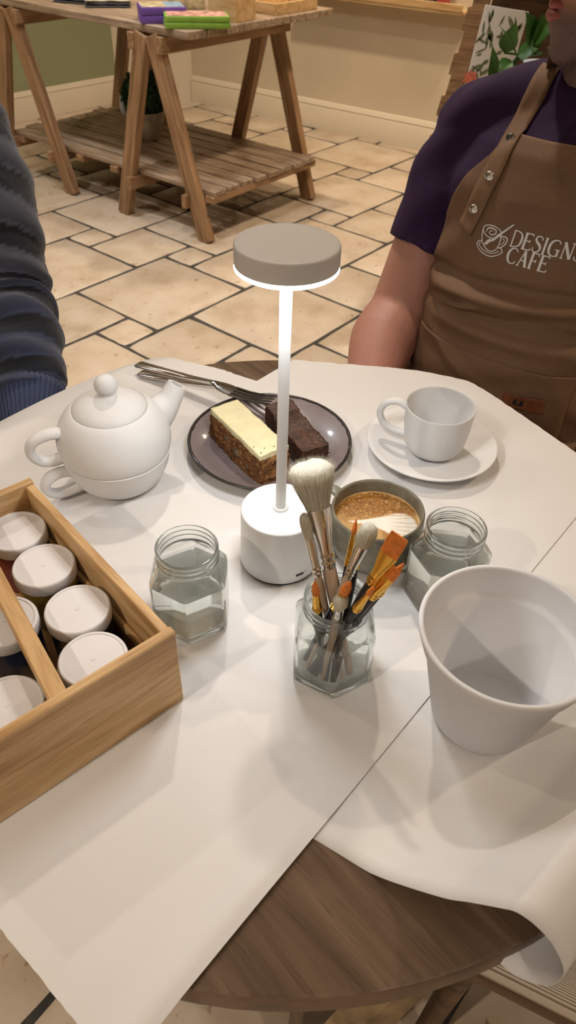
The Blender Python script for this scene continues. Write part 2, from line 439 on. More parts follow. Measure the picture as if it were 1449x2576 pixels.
# ================================================================== ROUND CAFE TABLE
TC = Vector((0.0, 0.585)); TR = 0.437
tab = thing('round_table', 'round dark walnut cafe table partly covered with white paper sheets', 'table', (TC.x, TC.y, 0))
prof = [(0, T - 0.034), (TR - 0.006, T - 0.034), (TR - 0.001, T - 0.032), (TR, T - 0.029), (TR, T - 0.004), (TR - 0.0012, T - 0.0012), (TR - 0.004, T)]
v, f = lathe(prof + [(0, T)], 128)
me = D.meshes.new('tabletop'); me.from_pydata(v, [], f); me.materials.append(M['walnut']); me.materials.append(M['walnutedge'])
o = mko('tabletop', me, [], tab, 35, rot=(0, 0, R_(-46)))
for p in me.polygons: p.material_index = 0 if abs(p.normal.z) > 0.8 else 1
for k in range(4):
    a = R_(-78 + 90 * k); r = 0.33
    v, f = box(0.045, 0.08, T - 0.034, 0.003, cz=(T - 0.034) / 2)
    mk('leg', v, f, M['darkwood'], tab, 30, loc=(r * math.cos(a), r * math.sin(a), 0), rot=(0, 0, a))
for k in range(2):
    v, f = box(0.66, 0.05, 0.045, 0.003, cz=T - 0.057)
    mk('apron_rail', v, f, M['darkwood'], tab, 30, rot=(0, 0, R_(-78 + 90 * k)), loc=(0, 0, -0.001 * k))
p0 = V3(0.17, 0.235, T - 0.037) - V3(TC.x, TC.y, 0); p1 = V3(0.06, 0.20, 0.30) - V3(TC.x, TC.y, 0)
v, f = tube([p0, (p0 + p1) / 2, p1], [(0.012, 0.028)] * 3, 4, up=(0.3, 1, 0)); mk('brace', v, f, M['distressed'], tab, 30)

# ------------------------------------------------------------------ white paper sheets (roll paper laid at 51 degrees)
PN = Vector((0.78, -0.625)); PT = Vector((0.625, 0.78))
def nt2w(n, t): return PN * n + PT * t
def sheet(name, n0, n1, tlo, thi, zf, label, nn=60, ntt=90):
    V, Fc = [], []
    for i in range(nn + 1):
        n = n0 + (n1 - n0) * i / nn
        a, b = tlo(n), thi(n)
        for j in range(ntt + 1):
            t = a + (b - a) * j / ntt; p = nt2w(n, t)
            r = (p - TC).length; over = max(0, r - TR)
            V.append((p.x, p.y, zf(n, t) - 3.0 * over * over - 0.05 * over))
    m = ntt + 1
    for i in range(nn):
        for j in range(ntt): Fc.append((i * m + j, (i + 1) * m + j, (i + 1) * m + j + 1, i * m + j + 1))
    k = len(V); V += [(x, y, z - 0.00025) for x, y, z in V]
    Fc += [tuple(q + k for q in reversed(ff)) for ff in list(Fc)]
    rim = [i * m for i in range(nn)] + [nn * m + j for j in range(ntt)] + [(nn - i) * m + ntt for i in range(nn)] + [ntt - j for j in range(ntt)]
    for a, b in zip(rim, rim[1:] + rim[:1]): Fc.append((b, a, a + k, b + k))
    return mk(name, V, Fc, M['paper'], None, 60, label=label, cat='paper', group='white paper sheets on the round table')
nzr = lambda n: 0.0025 * nz((n * 1.0, 3.1, 0), 60) + 0.002 * nz((n, 9.1, 0), 180)
A_n = [-0.842, -0.8357, -0.80, -0.767, -0.699, -0.639, -0.60]; A_t = [0.655, 0.680, 0.682, 0.6776, 0.6986, 0.7097, 0.716]
sheet('paper_sheet', -0.842, -0.60, lambda n: 0.16, lambda n: interp(A_n, A_t, n) + nzr(n), lambda n, t: T + 0.0006 + 0.0008 * max(0, -0.62 - n) * 2,
      'white paper sheet under the teapot at the far left table edge', 40, 60)
B_n = [-0.638, -0.549, -0.4746, -0.404, -0.302, -0.2287, -0.1946, -0.13]; B_t = [0.793, 0.853, 0.9056, 0.9455, 0.904, 0.878, 0.866, 0.848]
def zB(n, t):
    e = max(0.0, 1 - abs(n + 0.152) / 0.016) if n < -0.152 else max(0, 1 - (n + 0.152) / 0.02)
    return T + 0.0014 + 0.007 * e * min(1, max(0, (0.27 - t) / 0.1)) + 0.0006 * (1 + nz((n, t, 0), 5))
sheet('paper_sheet', -0.637, -0.140, lambda n: 0.02 + nzr(n + 3) * 0.4, lambda n: interp(B_n, B_t, n) + nzr(n), zB,
      'large white paper sheet running diagonally under the table lamp', 80, 110)
# third sheet: torn end that lifts, curls round and rolls under beyond the table edge
R0 = V3(0.035, 0.258, T); ad = V3(0.866, -0.5, 0); pn = V3(0.5, 0.866, 0)
def on_plane(px, py):
    d = ray(px, py); c = V3(0, 0, CAMZ); t = (R0 - c).dot(pn) / d.dot(pn); q = c + d * t
    return ((q - R0).dot(ad), q.z - T)
cur = [(-0.10, 0.0), (-0.03, 0.0), (0.0, 0.0), (0.045, 0.0005)] + [on_plane(*p) for p in
       [(1100, 2255), (1180, 2270), (1260, 2285), (1300, 2296), (1350, 2332), (1395, 2385), (1418, 2447), (1388, 2481), (1330, 2470), (1290, 2452), (1258, 2425)]]
pts = spline([(s, z, 0) for s, z in cur], 6)
pts = [(p.x, max(p.y, 0.0) if p.x < 0.08 else p.y) for p in pts]
V, Fc = [], []; nw = 40; npt = len(pts)
ex = V3(0.5, 0.866, 0)
for i in range(nw + 1):
    wv = 0.52 * i / nw
    for j, (s, z) in enumerate(pts):
        sh = 0.30 * wv * min(1, max(0, (s + 0.02) / 0.08))
        tear = 0.0
        lift = min(1, max(0, s / 0.05))
        p = R0 + ad * (s + sh) + ex * wv + V3(0, 0, z + 0.0005)
        if j >= npt - 2: p = p + ad * (0.004 * nz((wv, 1, j), 90)) + V3(0, 0, 0.003 * nz((wv, 5, 0), 70))
        V.append(tuple(p))
for i in range(nw):
    for j in range(npt - 1): Fc.append((i * npt + j, i * npt + j + 1, (i + 1) * npt + j + 1, (i + 1) * npt + j))
k = len(V); o = mk('paper_sheet', V, Fc, M['paper'], None, 180, label='white paper sheet under the plant pot, its torn end curling under', cat='paper', group='white paper sheets on the round table')
sm = o.modifiers.new('thickness', 'SOLIDIFY'); sm.thickness = 0.00025; sm.offset = -1
PZ = T + 0.0026      # top of the paper where things stand

# ================================================================== TABLE LAMP
lamp = thing('table_lamp', 'white cordless table lamp with flat round shade lit underneath', 'lamp', (-0.008, 0.576, PZ))
v, f = lathe([(0, 0), (0.0415, 0), (0.0422, 0.001), (0.0422, 0.004), (0, 0.004)], 64); mk('base_foot', v, f, M['rubber'], lamp)
bp = [(0, 0.0035), (0.0432, 0.0035), (0.0438, 0.0045)] + [(0.0438 - 0.0014 * t, 0.0045 + 0.069 * t) for t in (0.1, 0.5, 1.0)] + \
     [(0.0424 - 0.002 * (1 - math.cos(a)), 0.0735 + 0.0024 * math.sin(a)) for a in (0.4, 0.8, 1.2, PI / 2)] + [(0.0385, 0.0762), (0, 0.0762)]
v, f = lathe(bp, 96); mk('base', v, f, M['lampwhite'], lamp)
v, f = lathe([(0, 0.0755), (0.0083, 0.0755), (0.0083, 0.077), (0.0076, 0.0785), (0.006, 0.079), (0, 0.079)], 40); mk('collar', v, f, M['lampwhite'], lamp)
v, f = lathe([(0, 0.078), (0.0054, 0.078), (0.0054, 0.343), (0, 0.343)], 40); mk('pole', v, f, M['lampwhite'], lamp)
v, f = lathe([(0, 0.3425), (0.043, 0.3425), (0.0434, 0.3435)] + [(0.0436, 0.3445), (0.0436, 0.3585)] + [(0.0436 - 0.0022 * (1 - math.cos(a)), 0.3585 + 0.0022 * math.sin(a)) for a in (0.4, 0.8, 1.2, PI / 2)] + [(0.036, 0.3607), (0, 0.3607)], 96)
mk('shade', v, f, M['lamphead'], lamp)
v, f = lathe([(0, 0.3398), (0.0425, 0.3398), (0.0434, 0.3405), (0.0434, 0.3434), (0, 0.3434)], 96); mk('diffuser', v, f, M['led'], lamp, label='glowing white diffuser')
a = R_(-58)
v, f = box(0.0015, 0.0095, 0.003, 0.0012, segs=2); mk('charging_port', v, f, M['black'], lamp, loc=(0.0435 * math.cos(a), 0.0435 * math.sin(a), 0.0135), rot=(0, 0, a))
a2 = R_(-48)
v, f = ellipsoid((0, 0, 0), (0.0007, 0.0007, 0.0007), 8, 6); mk('indicator', v, f, M['black'], lamp, loc=(0.0436 * math.cos(a2), 0.0436 * math.sin(a2), 0.0145))

# ================================================================== WHITE PLANT POT
pot = thing('plant_pot', 'white unglazed flower pot with a stepped rim at the right', 'plant pot', (0.187, 0.384, PZ))
h = 0.121
pp = [(0, 0.0), (0.043, 0.0), (0.0455, 0.001), (0.047, 0.004), (0.0655, h - 0.030), (0.0672, h - 0.0265), (0.0690, h - 0.024), (0.0752, h - 0.004), (0.0755, h - 0.0018), (0.0745, h - 0.0003), (0.073, h), (0.0713, h - 0.0008), (0.0703, h - 0.003),
      (0.0662, h - 0.025), (0.0650, h - 0.0275), (0.0622, h - 0.029), (0.0605, h - 0.032), (0.0425, 0.011), (0.040, 0.0085), (0, 0.0085)]
v, f = lathe(pp, 128); mk('pot_body', v, f, M['potwhite'], pot, 50)

# ================================================================== HEXAGONAL GLASS JARS
def hexr(th, R, rnd=0.99):
    t = (th % (PI / 3)) - PI / 6
    rh = R * math.cos(PI / 6) / math.cos(t)
    k = 55.0
    return -math.log(math.exp(-k * rh / R) + math.exp(-k * rnd)) / k * R * 1.0 if True else rh
def ring(z, hx, R, rc, seg=96):
    out = []
    for k in range(seg):
        a = 2 * PI * k / seg
        r = hexr(a, R) * hx + rc * (1 - hx); out.append((r * math.cos(a), r * math.sin(a), z))
    return out
def jar(name, label, x, y, ang, water=None, group=None):
    R = 0.0425; Ri = 0.0392
    t = thing(name, label, 'jar', (x, y, PZ), ang, group)
    outer = [(0.0, 1, R * 0.90, 0), (0.0008, 1, R * 0.95, 0), (0.003, 1, R * 0.985, 0), (0.006, 1, R, 0), (0.064, 1, R, 0), (0.0675, 1, R * 0.99, 0), (0.0705, 1, R * 0.955, 0), (0.0745, 0.8, R * 0.90, 0.034), (0.0785, 0.35, R * 0.85, 0.0325), (0.0805, 0, R, 0.0312),
             (0.0825, 0, R, 0.0300), (0.0845, 0, R, 0.0297), (0.0858, 0, R, 0.0308), (0.0872, 0, R, 0.0308), (0.0885, 0, R, 0.0297), (0.0905, 0, R, 0.0297), (0.0918, 0, R, 0.0306), (0.0930, 0, R, 0.0306), (0.0945, 0, R, 0.0298), (0.0965, 0, R, 0.0298), (0.0978, 0, R, 0.0305), (0.0990, 0, R, 0.0305), (0.1, 0, R, 0.0298),
             (0.1003, 0, R, 0.0288), (0.0997, 0, R, 0.0279), (0.097, 0, R, 0.0275), (0.084, 0, R, 0.0272), (0.0805, 0, R, 0.0280), (0.0775, 0.25, Ri * 0.85, 0.0300), (0.0735, 0.75, Ri * 0.9, 0.032), (0.070, 1, Ri * 0.95, 0), (0.0665, 1, Ri, 0), (0.011, 1, Ri, 0), (0.0075, 1, Ri * 0.96, 0), (0.006, 1, Ri * 0.86, 0), (0.0052, 0, Ri, 0.02)]
    rings = [ring(*q) for q in outer]
    V, Fc = loft(rings, cap=True)
    mk('glass', V, Fc, M['glass'], t, 180)
    if water:
        wr = [(0.0057, 0.6, Ri * 0.85, 0.02), (0.0066, 1, Ri * 0.88, 0), (0.0078, 1, Ri * 0.968, 0), (0.0112, 1, Ri * 1.012, 0)] + [(water * q, 1, Ri * 1.012, 0) for q in (0.5, 0.97)] + [(water, 1, Ri * 1.012, 0), (water - 0.0006, 1, Ri * 0.97, 0), (water - 0.0009, 0.8, Ri * 0.85, 0.03)]
        V, Fc = loft([ring(*q) for q in wr], cap=True)
        mk('water', V, Fc, M['water'], t, 30, label='clear water')
    return t
jar('glass_jar', 'hexagonal glass jar of clear water beside the wooden crate', -0.0955, 0.4895, R_(-88.6), 0.062, 'hexagonal glass jars')
jar('glass_jar', 'hexagonal glass jar of clear water behind the plant pot', 0.1685, 0.5305, R_(-67), 0.062, 'hexagonal glass jars')
jar('glass_jar', 'dry hexagonal glass jar crowded with paint brushes', 0.047, 0.432, R_(-90), None, 'hexagonal glass jars')

# ------------------------------------------------------------------ paint brushes
M['hairwhite'] = hair_mat('hairwhite', (0.84, 0.79, 0.66), 0.75, noise_amt=0.14, noise_scale=300)
M['hairorange'] = plain('hairorange', (0.74, 0.21, 0.028), 0.5, noise_amt=0.25, noise_scale=160)
M['brass'] = plain('brass', (0.80, 0.48, 0.10), 0.24, metal=1.0, bump=0.1, bump_scale=100)
M['tin'] = plain('tin', (0.72, 0.70, 0.67), 0.2, metal=1.0, bump=0.08, bump_scale=150)
M['rawhandle'] = wood('rawhandle', (0.66, 0.52, 0.40), (0.58, 0.44, 0.325), (0.45, 0.32, 0.22), scale=6, stretch=0.25, streak=0.15)
JC = V3(0.047, 0.432, PZ)
def flatring(z, a, b, seg=20, x0=0): return [(x0 + a * math.cos(2 * PI * k / seg), b * math.sin(2 * PI * k / seg), z) for k in range(seg)]
def brush(label, bot, rim, tip, kind, style, hr, hair_len, fer_len, rh, face=0.0, hw=None, hb=None):
    zb = JC.z + 0.0075
    P0 = at(*bot, zb); P1 = at(*rim, JC.z + 0.1)
    off = Vector((P0.x - JC.x, P0.y - JC.y)); lim = 0.0285 - rh
    if off.length > lim: off = off * (lim / off.length); P0 = V3(JC.x + off.x, JC.y + off.y, zb)
    off = Vector((P1.x - JC.x, P1.y - JC.y)); lim = 0.0255 - rh
    if off.length > lim: off = off * (lim / off.length); P1 = V3(JC.x + off.x, JC.y + off.y, JC.z + 0.1)
    d = (P1 - P0).normalized(); best = None
    for k in range(500):
        s = 0.06 + k * 0.0006; q = P0 + d * s; e = q - V3(0, 0, CAMZ); zc = -e.dot(_B)
        x = 724.5 + F_PX * e.dot(_r) / zc; y = 1288 - F_PX * e.dot(_u) / zc
        m = math.hypot(x - tip[0], y - tip[1])
        if best is None or m < best[0]: best = (m, s, q.z)
    tp = at(*tip, best[2]); tp = P0 + d * best[1] + (tp - (P0 + d * best[1])) * 0.8
    d = (tp - P0); L = d.length; d.normalize()
    t = D.objects.new('paint_brush', None); t.empty_display_size = 0.02; t.location = P0
    t.rotation_mode = 'QUATERNION'; xa = d.cross(V3(0.05, 0.74, -0.67)).normalized(); rmq = Matrix((xa, d.cross(xa), d)).transposed()
    t.rotation_quaternion = rmq.to_quaternion() @ Matrix.Rotation(face, 3, 'Z').to_quaternion()
    link(t, None, label, 'brush', 'paint brushes in the glass jar')
    zf = L - hair_len - fer_len; zh = L - hair_len
    hm = M['rawhandle'] if style == 'raw' else M['black']; fm = M['tin'] if style == 'raw' else M['brass']; bm_ = M['hairwhite'] if style == 'raw' else M['hairorange']
    hp = [(0, 0), (rh * 0.45, 0.0), (rh * 0.55, 0.001), (rh * 0.62, zf * 0.25), (rh * 0.8, zf * 0.55), (rh * 1.08, zf * 0.85), (rh, zf), (rh * 0.9, zf + 0.004), (0, zf + 0.004)]
    v, f = lathe(hp, 20); mk('handle', v, f, hm, t)
    fa = hw if kind == 'flat' else hr; fb = hb if kind == 'flat' else hr
    rr = []
    ncol = 4
    for q_ in (0.0, 0.06, 0.08, 0.10, 0.12, 0.16, 0.18, 0.22, 0.24, 0.28, 0.4, 0.6, 0.8, 1.0):
        tt = max(0, (q_ - 0.25) / 0.75); s_ = tt * tt * (3 - 2 * tt)
        bead = 0.0006 if q_ in (0.08, 0.10, 0.18, 0.22) else 0.0
        ra = rh * 1.05 + (fa - rh * 1.05) * s_ + bead; rb = rh * 1.05 + (fb - rh * 1.05) * s_ + bead
        rr.append(flatring(zf + fer_len * q_, ra, rb))
    v, f = loft(rr); mk('ferrule', v, f, fm, t)
    # bristles: solid core with fine strands
    parts = []
    if kind == 'mop':
        sh = [(0.0, 1.0), (0.2, 1.18), (0.45, 1.55), (0.7, 1.98), (0.85, 2.12), (0.94, 1.9), (1.0, 1.2)]
    elif kind == 'puff': sh = [(0.0, 1.0), (0.2, 1.5), (0.5, 2.3), (0.75, 2.3), (0.92, 1.6), (1.0, 0.6)]
    elif kind == 'oval': sh = [(0.0, 1.0), (0.3, 1.3), (0.65, 1.5), (0.88, 1.3), (1.0, 0.6)]
    elif kind == 'flat': sh = [(0.0, 1.0), (0.5, 1.02), (0.97, 0.98), (1.0, 0.92)]
    else: sh = [(0.0, 1.0), (0.25, 1.12), (0.5, 1.0), (0.75, 0.6), (0.92, 0.25), (1.0, 0.03)]
    rr = []
    for q_, s_ in sh:
        core = 0.97 if kind in ('flat', 'round') else 0.9 - 0.08 * q_
        a_, b_ = fa * s_ * core, fb * s_ * core
        if kind == 'flat': b_ = fb * (1 - 0.75 * q_) * 0.95
        rg = flatring(zh - 0.001 + hair_len * q_, a_, b_)
        if style != 'raw' and kind == 'flat' and q_ > 0.9: rg = [(x, y, z + hair_len * -0.03 * x / fa) for x, y, z in rg]
        if kind in ('mop', 'puff', 'oval') and q_ > 0: rg = [(x * (1 + .09 * nz((x, y, z), 700)), y * (1 + .09 * nz((x, y, z), 690)), z + .05 * hair_len * nz((x, y, 5), 500) - .04 * hair_len) for x, y, z in rg]
        rr.append(rg)
    parts.append(loft(rr))
    rnd = random.Random(hash(label) % 999)
    ns = {'mop': 2600, 'puff': 700, 'oval': 900}.get(kind, 70 if kind == 'flat' else 0)
    SV, SF = [], []
    for _ in range(ns):
        a = rnd.uniform(0, 2 * PI); q1 = 1.0 if kind in ('mop', 'puff', 'oval') else 1.0
        rad = math.sqrt(rnd.uniform(0.02, 1.0))
        s0 = sh[0][1]; zmax = rnd.uniform(0.90, 1.06)
        # end follows dome
        widest = max(x[1] for x in sh); smax = max(q for q, x in sh if x >= widest - 1e-6)
        dome = smax + (1 - smax) * math.sqrt(max(0, 1 - rad * rad)) if kind != 'flat' else 1.0
        ex_, ey_ = fa * widest * rad * math.cos(a), (fb * widest if kind != 'flat' else fb * 0.3) * rad * math.sin(a)
        z1 = zh + hair_len * dome * zmax
        if style != 'raw' and kind == 'flat': z1 += hair_len * -0.03 * ex_ / fa
        x0, y0 = fa * 0.98 * rad * math.cos(a), fb * 0.98 * rad * math.sin(a)
        wob = fa * 0.12
        ex_ += rnd.uniform(-wob, wob); ey_ += rnd.uniform(-wob, wob) * (fb / fa)
        wd = 0.00020 if kind == 'mop' else 0.00014
        mid = ((x0 + ex_) / 2 * (0.98 if kind == 'mop' else 1.1 if kind != 'flat' else 1), (y0 + ey_) / 2 * (0.98 if kind == 'mop' else 1.1 if kind != 'flat' else 1), (zh + z1) / 2)
        ca, sa = math.cos(a + PI / 2) * wd, math.sin(a + PI / 2) * wd
        k = len(SV)
        SV += [(x0 - ca, y0 - sa, zh), (x0 + ca, y0 + sa, zh), (mid[0] + ca, mid[1] + sa, mid[2]), (mid[0] - ca, mid[1] - sa, mid[2]), (ex_, ey_, z1)]
        SF += [(k, k + 1, k + 2, k + 3), (k + 3, k + 2, k + 4)]
    if SV: parts.append((SV, SF))
    v, f = join(*parts); mk('bristles', v, f, bm_, t, 60)
brush('tallest brush with big fluffy cream mop head in jar', (916, 1720), (850, 1462), (768, 1160), 'mop', 'raw', 0.0110, 0.043, 0.060, 0.0064)
brush('slim white-haired mop brush left of the biggest brush', (879, 1745), (819, 1478), (757, 1288), 'oval', 'raw', 0.0040, 0.026, 0.038, 0.0036)
brush('fine orange liner brush with gold ferrule, leftmost tall liner', (816, 1750), (862, 1470), (899, 1301), 'round', 'gold', 0.0022, 0.016, 0.031, 0.0031)
brush('fine orange liner brush half hidden behind flat white brush', (842, 1750), (888, 1495), (912, 1314), 'round', 'gold', 0.0021, 0.015, 0.030, 0.0031)
brush('flat white-haired brush with silver ferrule in the jar middle', (743, 1687), (848, 1492), (940, 1318), 'oval', 'raw', 0.0062, 0.024, 0.036, 0.0037)
brush('widest flat orange brush with gold ferrule leaning right', (764, 1728), (880, 1540), (1012, 1348), 'flat', 'gold', 0.006, 0.023, 0.036, 0.0047, R_(-20), 0.0085, 0.0024)
brush('smaller flat orange brush leaning far right', (743, 1716), (888, 1545), (1003, 1430), 'flat', 'gold', 0.005, 0.014, 0.030, 0.0037, R_(-25), 0.0062, 0.002)
brush('pointed orange brush behind the smaller flat one, leaning right', (752, 1720), (902, 1540), (1025, 1418), 'round', 'gold', 0.0026, 0.016, 0.030, 0.0034)
brush('thin orange round brush at the right front of the jar', (745, 1700), (868, 1555), (950, 1475), 'round', 'gold', 0.0024, 0.014, 0.026, 0.0034)
brush('orange filbert brush leaning left of the small puff', (760, 1650), (826, 1524), (890, 1463), 'round', 'gold', 0.0042, 0.020, 0.026, 0.0045)
brush('short pointed orange brush at the left rim of jar', (805, 1745), (790, 1540), (789, 1458), 'round', 'gold', 0.0033, 0.017, 0.020, 0.0040)
brush('shortest brush with scruffy white puff at jar front', (800, 1740), (840, 1566), (862, 1500), 'puff', 'raw', 0.0034, 0.017, 0.014, 0.0037)

# ================================================================== handles helper (D-shaped loop in the local XZ plane, leaving along +X)
def handle_loop(pts, radii, seg=16, n=8):
    P = spline([(x, 0, z) for x, z in pts], n); m = len(P)
    xs = np.linspace(0, 1, len(radii)); rr = []
    for i in range(m):
        t = i / (m - 1); a = float(np.interp(t, xs, [r[0] for r in radii])); b = float(np.interp(t, xs, [r[1] for r in radii])); rr.append((a, b))
    return tube(P, rr, seg, up=(0, 1, 0))

# ================================================================== STONEWARE MUG WITH LATTE
M['stoneware'] = plain('stoneware', (0.19, 0.17, 0.12), 0.42, noise_amt=0.25, noise_scale=90, bump=0.15, bump_scale=250, coat=0.15)
mug = thing('coffee_mug', 'grey-green stoneware mug of milky coffee behind the brushes', 'mug', (0.098, 0.591, PZ))
mh = 0.0675
mp_ = [(0, 0.002), (0.032, 0.002), (0.033, 0), (0.036, 0), (0.039, 0.002), (0.045, 0.010), (0.0495, 0.022), (0.0517, 0.036), (0.0520, 0.048), (0.0512, mh - 0.003), (0.0506, mh - 0.0008), (0.0494, mh), (0.0482, mh - 0.0006), (0.0474, mh - 0.003),
       (0.0478, 0.045), (0.0470, 0.030), (0.042, 0.015), (0.034, 0.008), (0, 0.007)]
v, f = lathe(mp_, 96); mk('mug_body', v, f, M['stoneware'], mug, 60)
hv, hf = handle_loop([(0.0496, 0.059), (0.060, 0.0620), (0.0715, 0.055), (0.073, 0.042), (0.064, 0.029), (0.048, 0.022)], [(0.0075, 0.004), (0.0065, 0.004), (0.006, 0.0038), (0.0065, 0.004), (0.0075, 0.0045)])
mk('handle', *xf((hv, hf), Matrix.Rotation(R_(143), 4, 'Z')), M['stoneware'], mug, 60)
# coffee surface with foam pattern
RC = 0.0480; zc0 = 0.0500; nr_, na_ = 70, 180
V, Fc, C = [], [], []
leaf = [(-0.72, -0.08), (-0.3, 0.0), (0.1, 0.12), (0.42, 0.24), (0.7, 0.24), (0.88, 0.05), (0.93, -0.22), (0.86, -0.5), (0.66, -0.68), (0.42, -0.60), (0.12, -0.36), (-0.2, -0.2)]
leaf = [(p.x, p.y) for p in spline([(x, y, 0) for x, y in leaf + leaf[:1]], 6)]
LA = np.array(leaf)
def in_poly(x, y):
    s = False; j = len(leaf) - 1
    for i in range(len(leaf)):
        xi, yi = leaf[i]; xj, yj = leaf[j]
        if (yi > y) != (yj > y) and x < (xj - xi) * (y - yi) / (yj - yi) + xi: s = not s
        j = i
    return s
cB, cT, cW, cD = (np.array(c) for c in ((0.30, 0.122, 0.018), (0.54, 0.325, 0.115), (0.78, 0.72, 0.62), (0.085, 0.027, 0.004)))
def coffee_col(x, y):
    q = Vector((x * 3, y * 3, 0))
    n1 = noise.noise(q * 1.6); n2 = noise.noise(q * 9); r = math.hypot(x, y)
    dist, pts_ = noise.voronoi(q * 3.2)
    top = max(0, min(1, (y + 0.02 - 0.1 * x + 0.16 * n1) / 0.28))
    c = cT + (cB - cT) * (0.25 + 0.75 * top)
    if top > 0.15:
        cell = max(0, min(1, (dist[1] - dist[0] - 0.03) / 0.22)); big = max(0, min(1, (noise.noise(q * 2.1 + Vector((7, 3, 0))) + 0.25) / 0.5))
        c = c + (cD - c) * (0.62 * (1 - cell) + 0.20 * max(0, n2)) * top * (0.45 + 0.55 * big)
        c = c + (cT * 1.0 - c) * 0.55 * max(0, cell - 0.75) / 0.25 * big
    elif y < -0.35 and x > 0.1:
        bub = max(0, min(1, (0.36 - dist[0]) / 0.1)); c = c + (cB - c) * 0.7 * (1 - bub)
    if r > 0.95: c = c + (cT * 1.15 - c) * min(1, (r - 0.95) / 0.05)
    d = float(np.min(np.hypot(LA[:, 0] - x, LA[:, 1] - y))); ins = in_poly(x, y)
    e = 0.045 + 0.03 * n2
    if ins:
        m = min(1, d / max(0.02, e)); cc = cW
        ang = math.atan2(y + 0.10, x + 0.75); st = math.sin(ang * 62 + 2 * n1)
        if x > 0.2: cc = cW + (cT - cW) * 0.65 * max(0, st - 0.55) / 0.45 * min(1, (x - 0.2) / 0.3) * (1 if y < 0.14 else 0)
        if 0.13 < y - 0.05 * x < 0.155 and x > -0.1: cc = cT
        c = c + (cc - c) * m
    elif d < 0.07: c = c + (cB * 1.25 - c) * 0.55 * (1 - d / 0.07)
    return np.clip(c, 0, 1)
for i in range(nr_ + 1):
    r = RC * i / nr_
    for k in range(na_):
        a = 2 * PI * k / na_; V.append((r * math.cos(a), r * math.sin(a), zc0 + (0.0008 * max(0, (i / nr_ - 0.95) / 0.05) if i > nr_ * 0.95 else 0)))
        C.append(coffee_col(i / nr_ * math.cos(a), i / nr_ * math.sin(a)))
for i in range(nr_):
    for k in range(na_): Fc.append((i * na_ + k, i * na_ + (k + 1) % na_, (i + 1) * na_ + (k + 1) % na_, (i + 1) * na_ + k))
M['coffee'] = vcol('coffee', 0.35, bump=0.08, bump_scale=600)
mk('coffee', V, Fc, M['coffee'], mug, 180, cols=np.array(C), label='milky coffee with a white leaf of foam')

# ================================================================== CAKE PLATE
M['plate'] = plain('plate', (0.23, 0.185, 0.185), 0.3, noise_amt=0.1, noise_scale=25, coat=0.5)
M['platewhite'] = plain('platewhite', (0.70, 0.66, 0.61), 0.35)
M['plateedge'] = plain('plateedge', (0.03, 0.024, 0.022), 0.22, metal=0.4, coat=0.6, bump=0.3, bump_scale=200)
PC = V3(-0.0275, 0.779, PZ)
plate = thing('dessert_plate', 'grey glazed dessert plate with uneven black rim', 'plate', PC)
def wavy(i, a): return 0.0
v, f = lathe([(0, 0.0065), (0.060, 0.0065), (0.070, 0.0072), (0.085, 0.0108), (0.098, 0.0155), (0.1050, 0.0185)], 128); mk('plate_top', v, f, M['plate'], plate, 180)
v, f = lathe([(0, 0.0012), (0.058, 0.0012), (0.060, 0), (0.064, 0), (0.066, 0.0025), (0.085, 0.0075), (0.1055, 0.0168)], 96); f = [tuple(reversed(q)) for q in f]; mk('plate_underside', v, f, M['platewhite'], plate, 180)
rr = []
for k in range(160):
    a = 2 * PI * k / 160; e = 0.0009 * nz((math.cos(a), math.sin(a), 0), 9) + 0.0006 * nz((math.cos(a), math.sin(a), 4), 30)
    cxr, czr = 0.1066, 0.0185
    rr.append([((cxr + (0.0022 + (e if math.cos(b) < 0 else 0)) * math.cos(b)) * math.cos(a), (cxr + (0.0022 + (e if math.cos(b) < 0 else 0)) * math.cos(b)) * math.sin(a), czr + 0.0017 * math.sin(b)) for b in [2 * PI * j / 12 for j in range(12)]])
v, f = loft(rr, False, True); mk('plate_rim', v, f, M['plateedge'], plate, 180)
PTOP = PZ + 0.0068

# ------------------------------------------------------------------ cakes
def crumb_block(L, W, H, amp, sc, seed, res=0.0016, taper=0.0):
    nx, ny, nzn = int(L / res), int(W / res), int(H / res)
    bm = bmesh.new(); bmesh.ops.create_cube(bm, size=1.0)
    bm.free()
    V, idx, Fc = [], {}, []
    def vert(i, j, k):
        key = (i, j, k)
        if key not in idx:
            x, y, z = (i / nx - .5) * L, (j / ny - .5) * W, k / nzn * H
            p = Vector((x, y, z)); q = p * sc + Vector((seed, 0, 0))
            dsp = noise.noise_vector(q) * amp + noise.noise_vector(q * 2.7) * amp * 0.6 + noise.noise_vector(q * 6.5) * amp * 0.35
            g = min(1.0, k / 2.0)
            idx[key] = len(V); V.append((x + dsp.x, y + dsp.y, z + dsp.z * 0.4 * g))
        return idx[key]
    for i in range(nx):
        for j in range(ny):
            Fc.append((vert(i, j, 0), vert(i, j + 1, 0), vert(i + 1, j + 1, 0), vert(i + 1, j, 0))); Fc.append((vert(i, j, nzn), vert(i + 1, j, nzn), vert(i + 1, j + 1, nzn), vert(i, j + 1, nzn)))
    for i in range(nx):
        for k in range(nzn):
            Fc.append((vert(i, 0, k), vert(i + 1, 0, k), vert(i + 1, 0, k + 1), vert(i, 0, k + 1))); Fc.append((vert(i, ny, k), vert(i, ny, k + 1), vert(i + 1, ny, k + 1), vert(i + 1, ny, k)))
    for j in range(ny):
        for k in range(nzn):
            Fc.append((vert(0, j, k), vert(0, j, k + 1), vert(0, j + 1, k + 1), vert(0, j + 1, k))); Fc.append((vert(nx, j, k), vert(nx, j + 1, k), vert(nx, j + 1, k + 1), vert(nx, j, k + 1)))
    return V, Fc
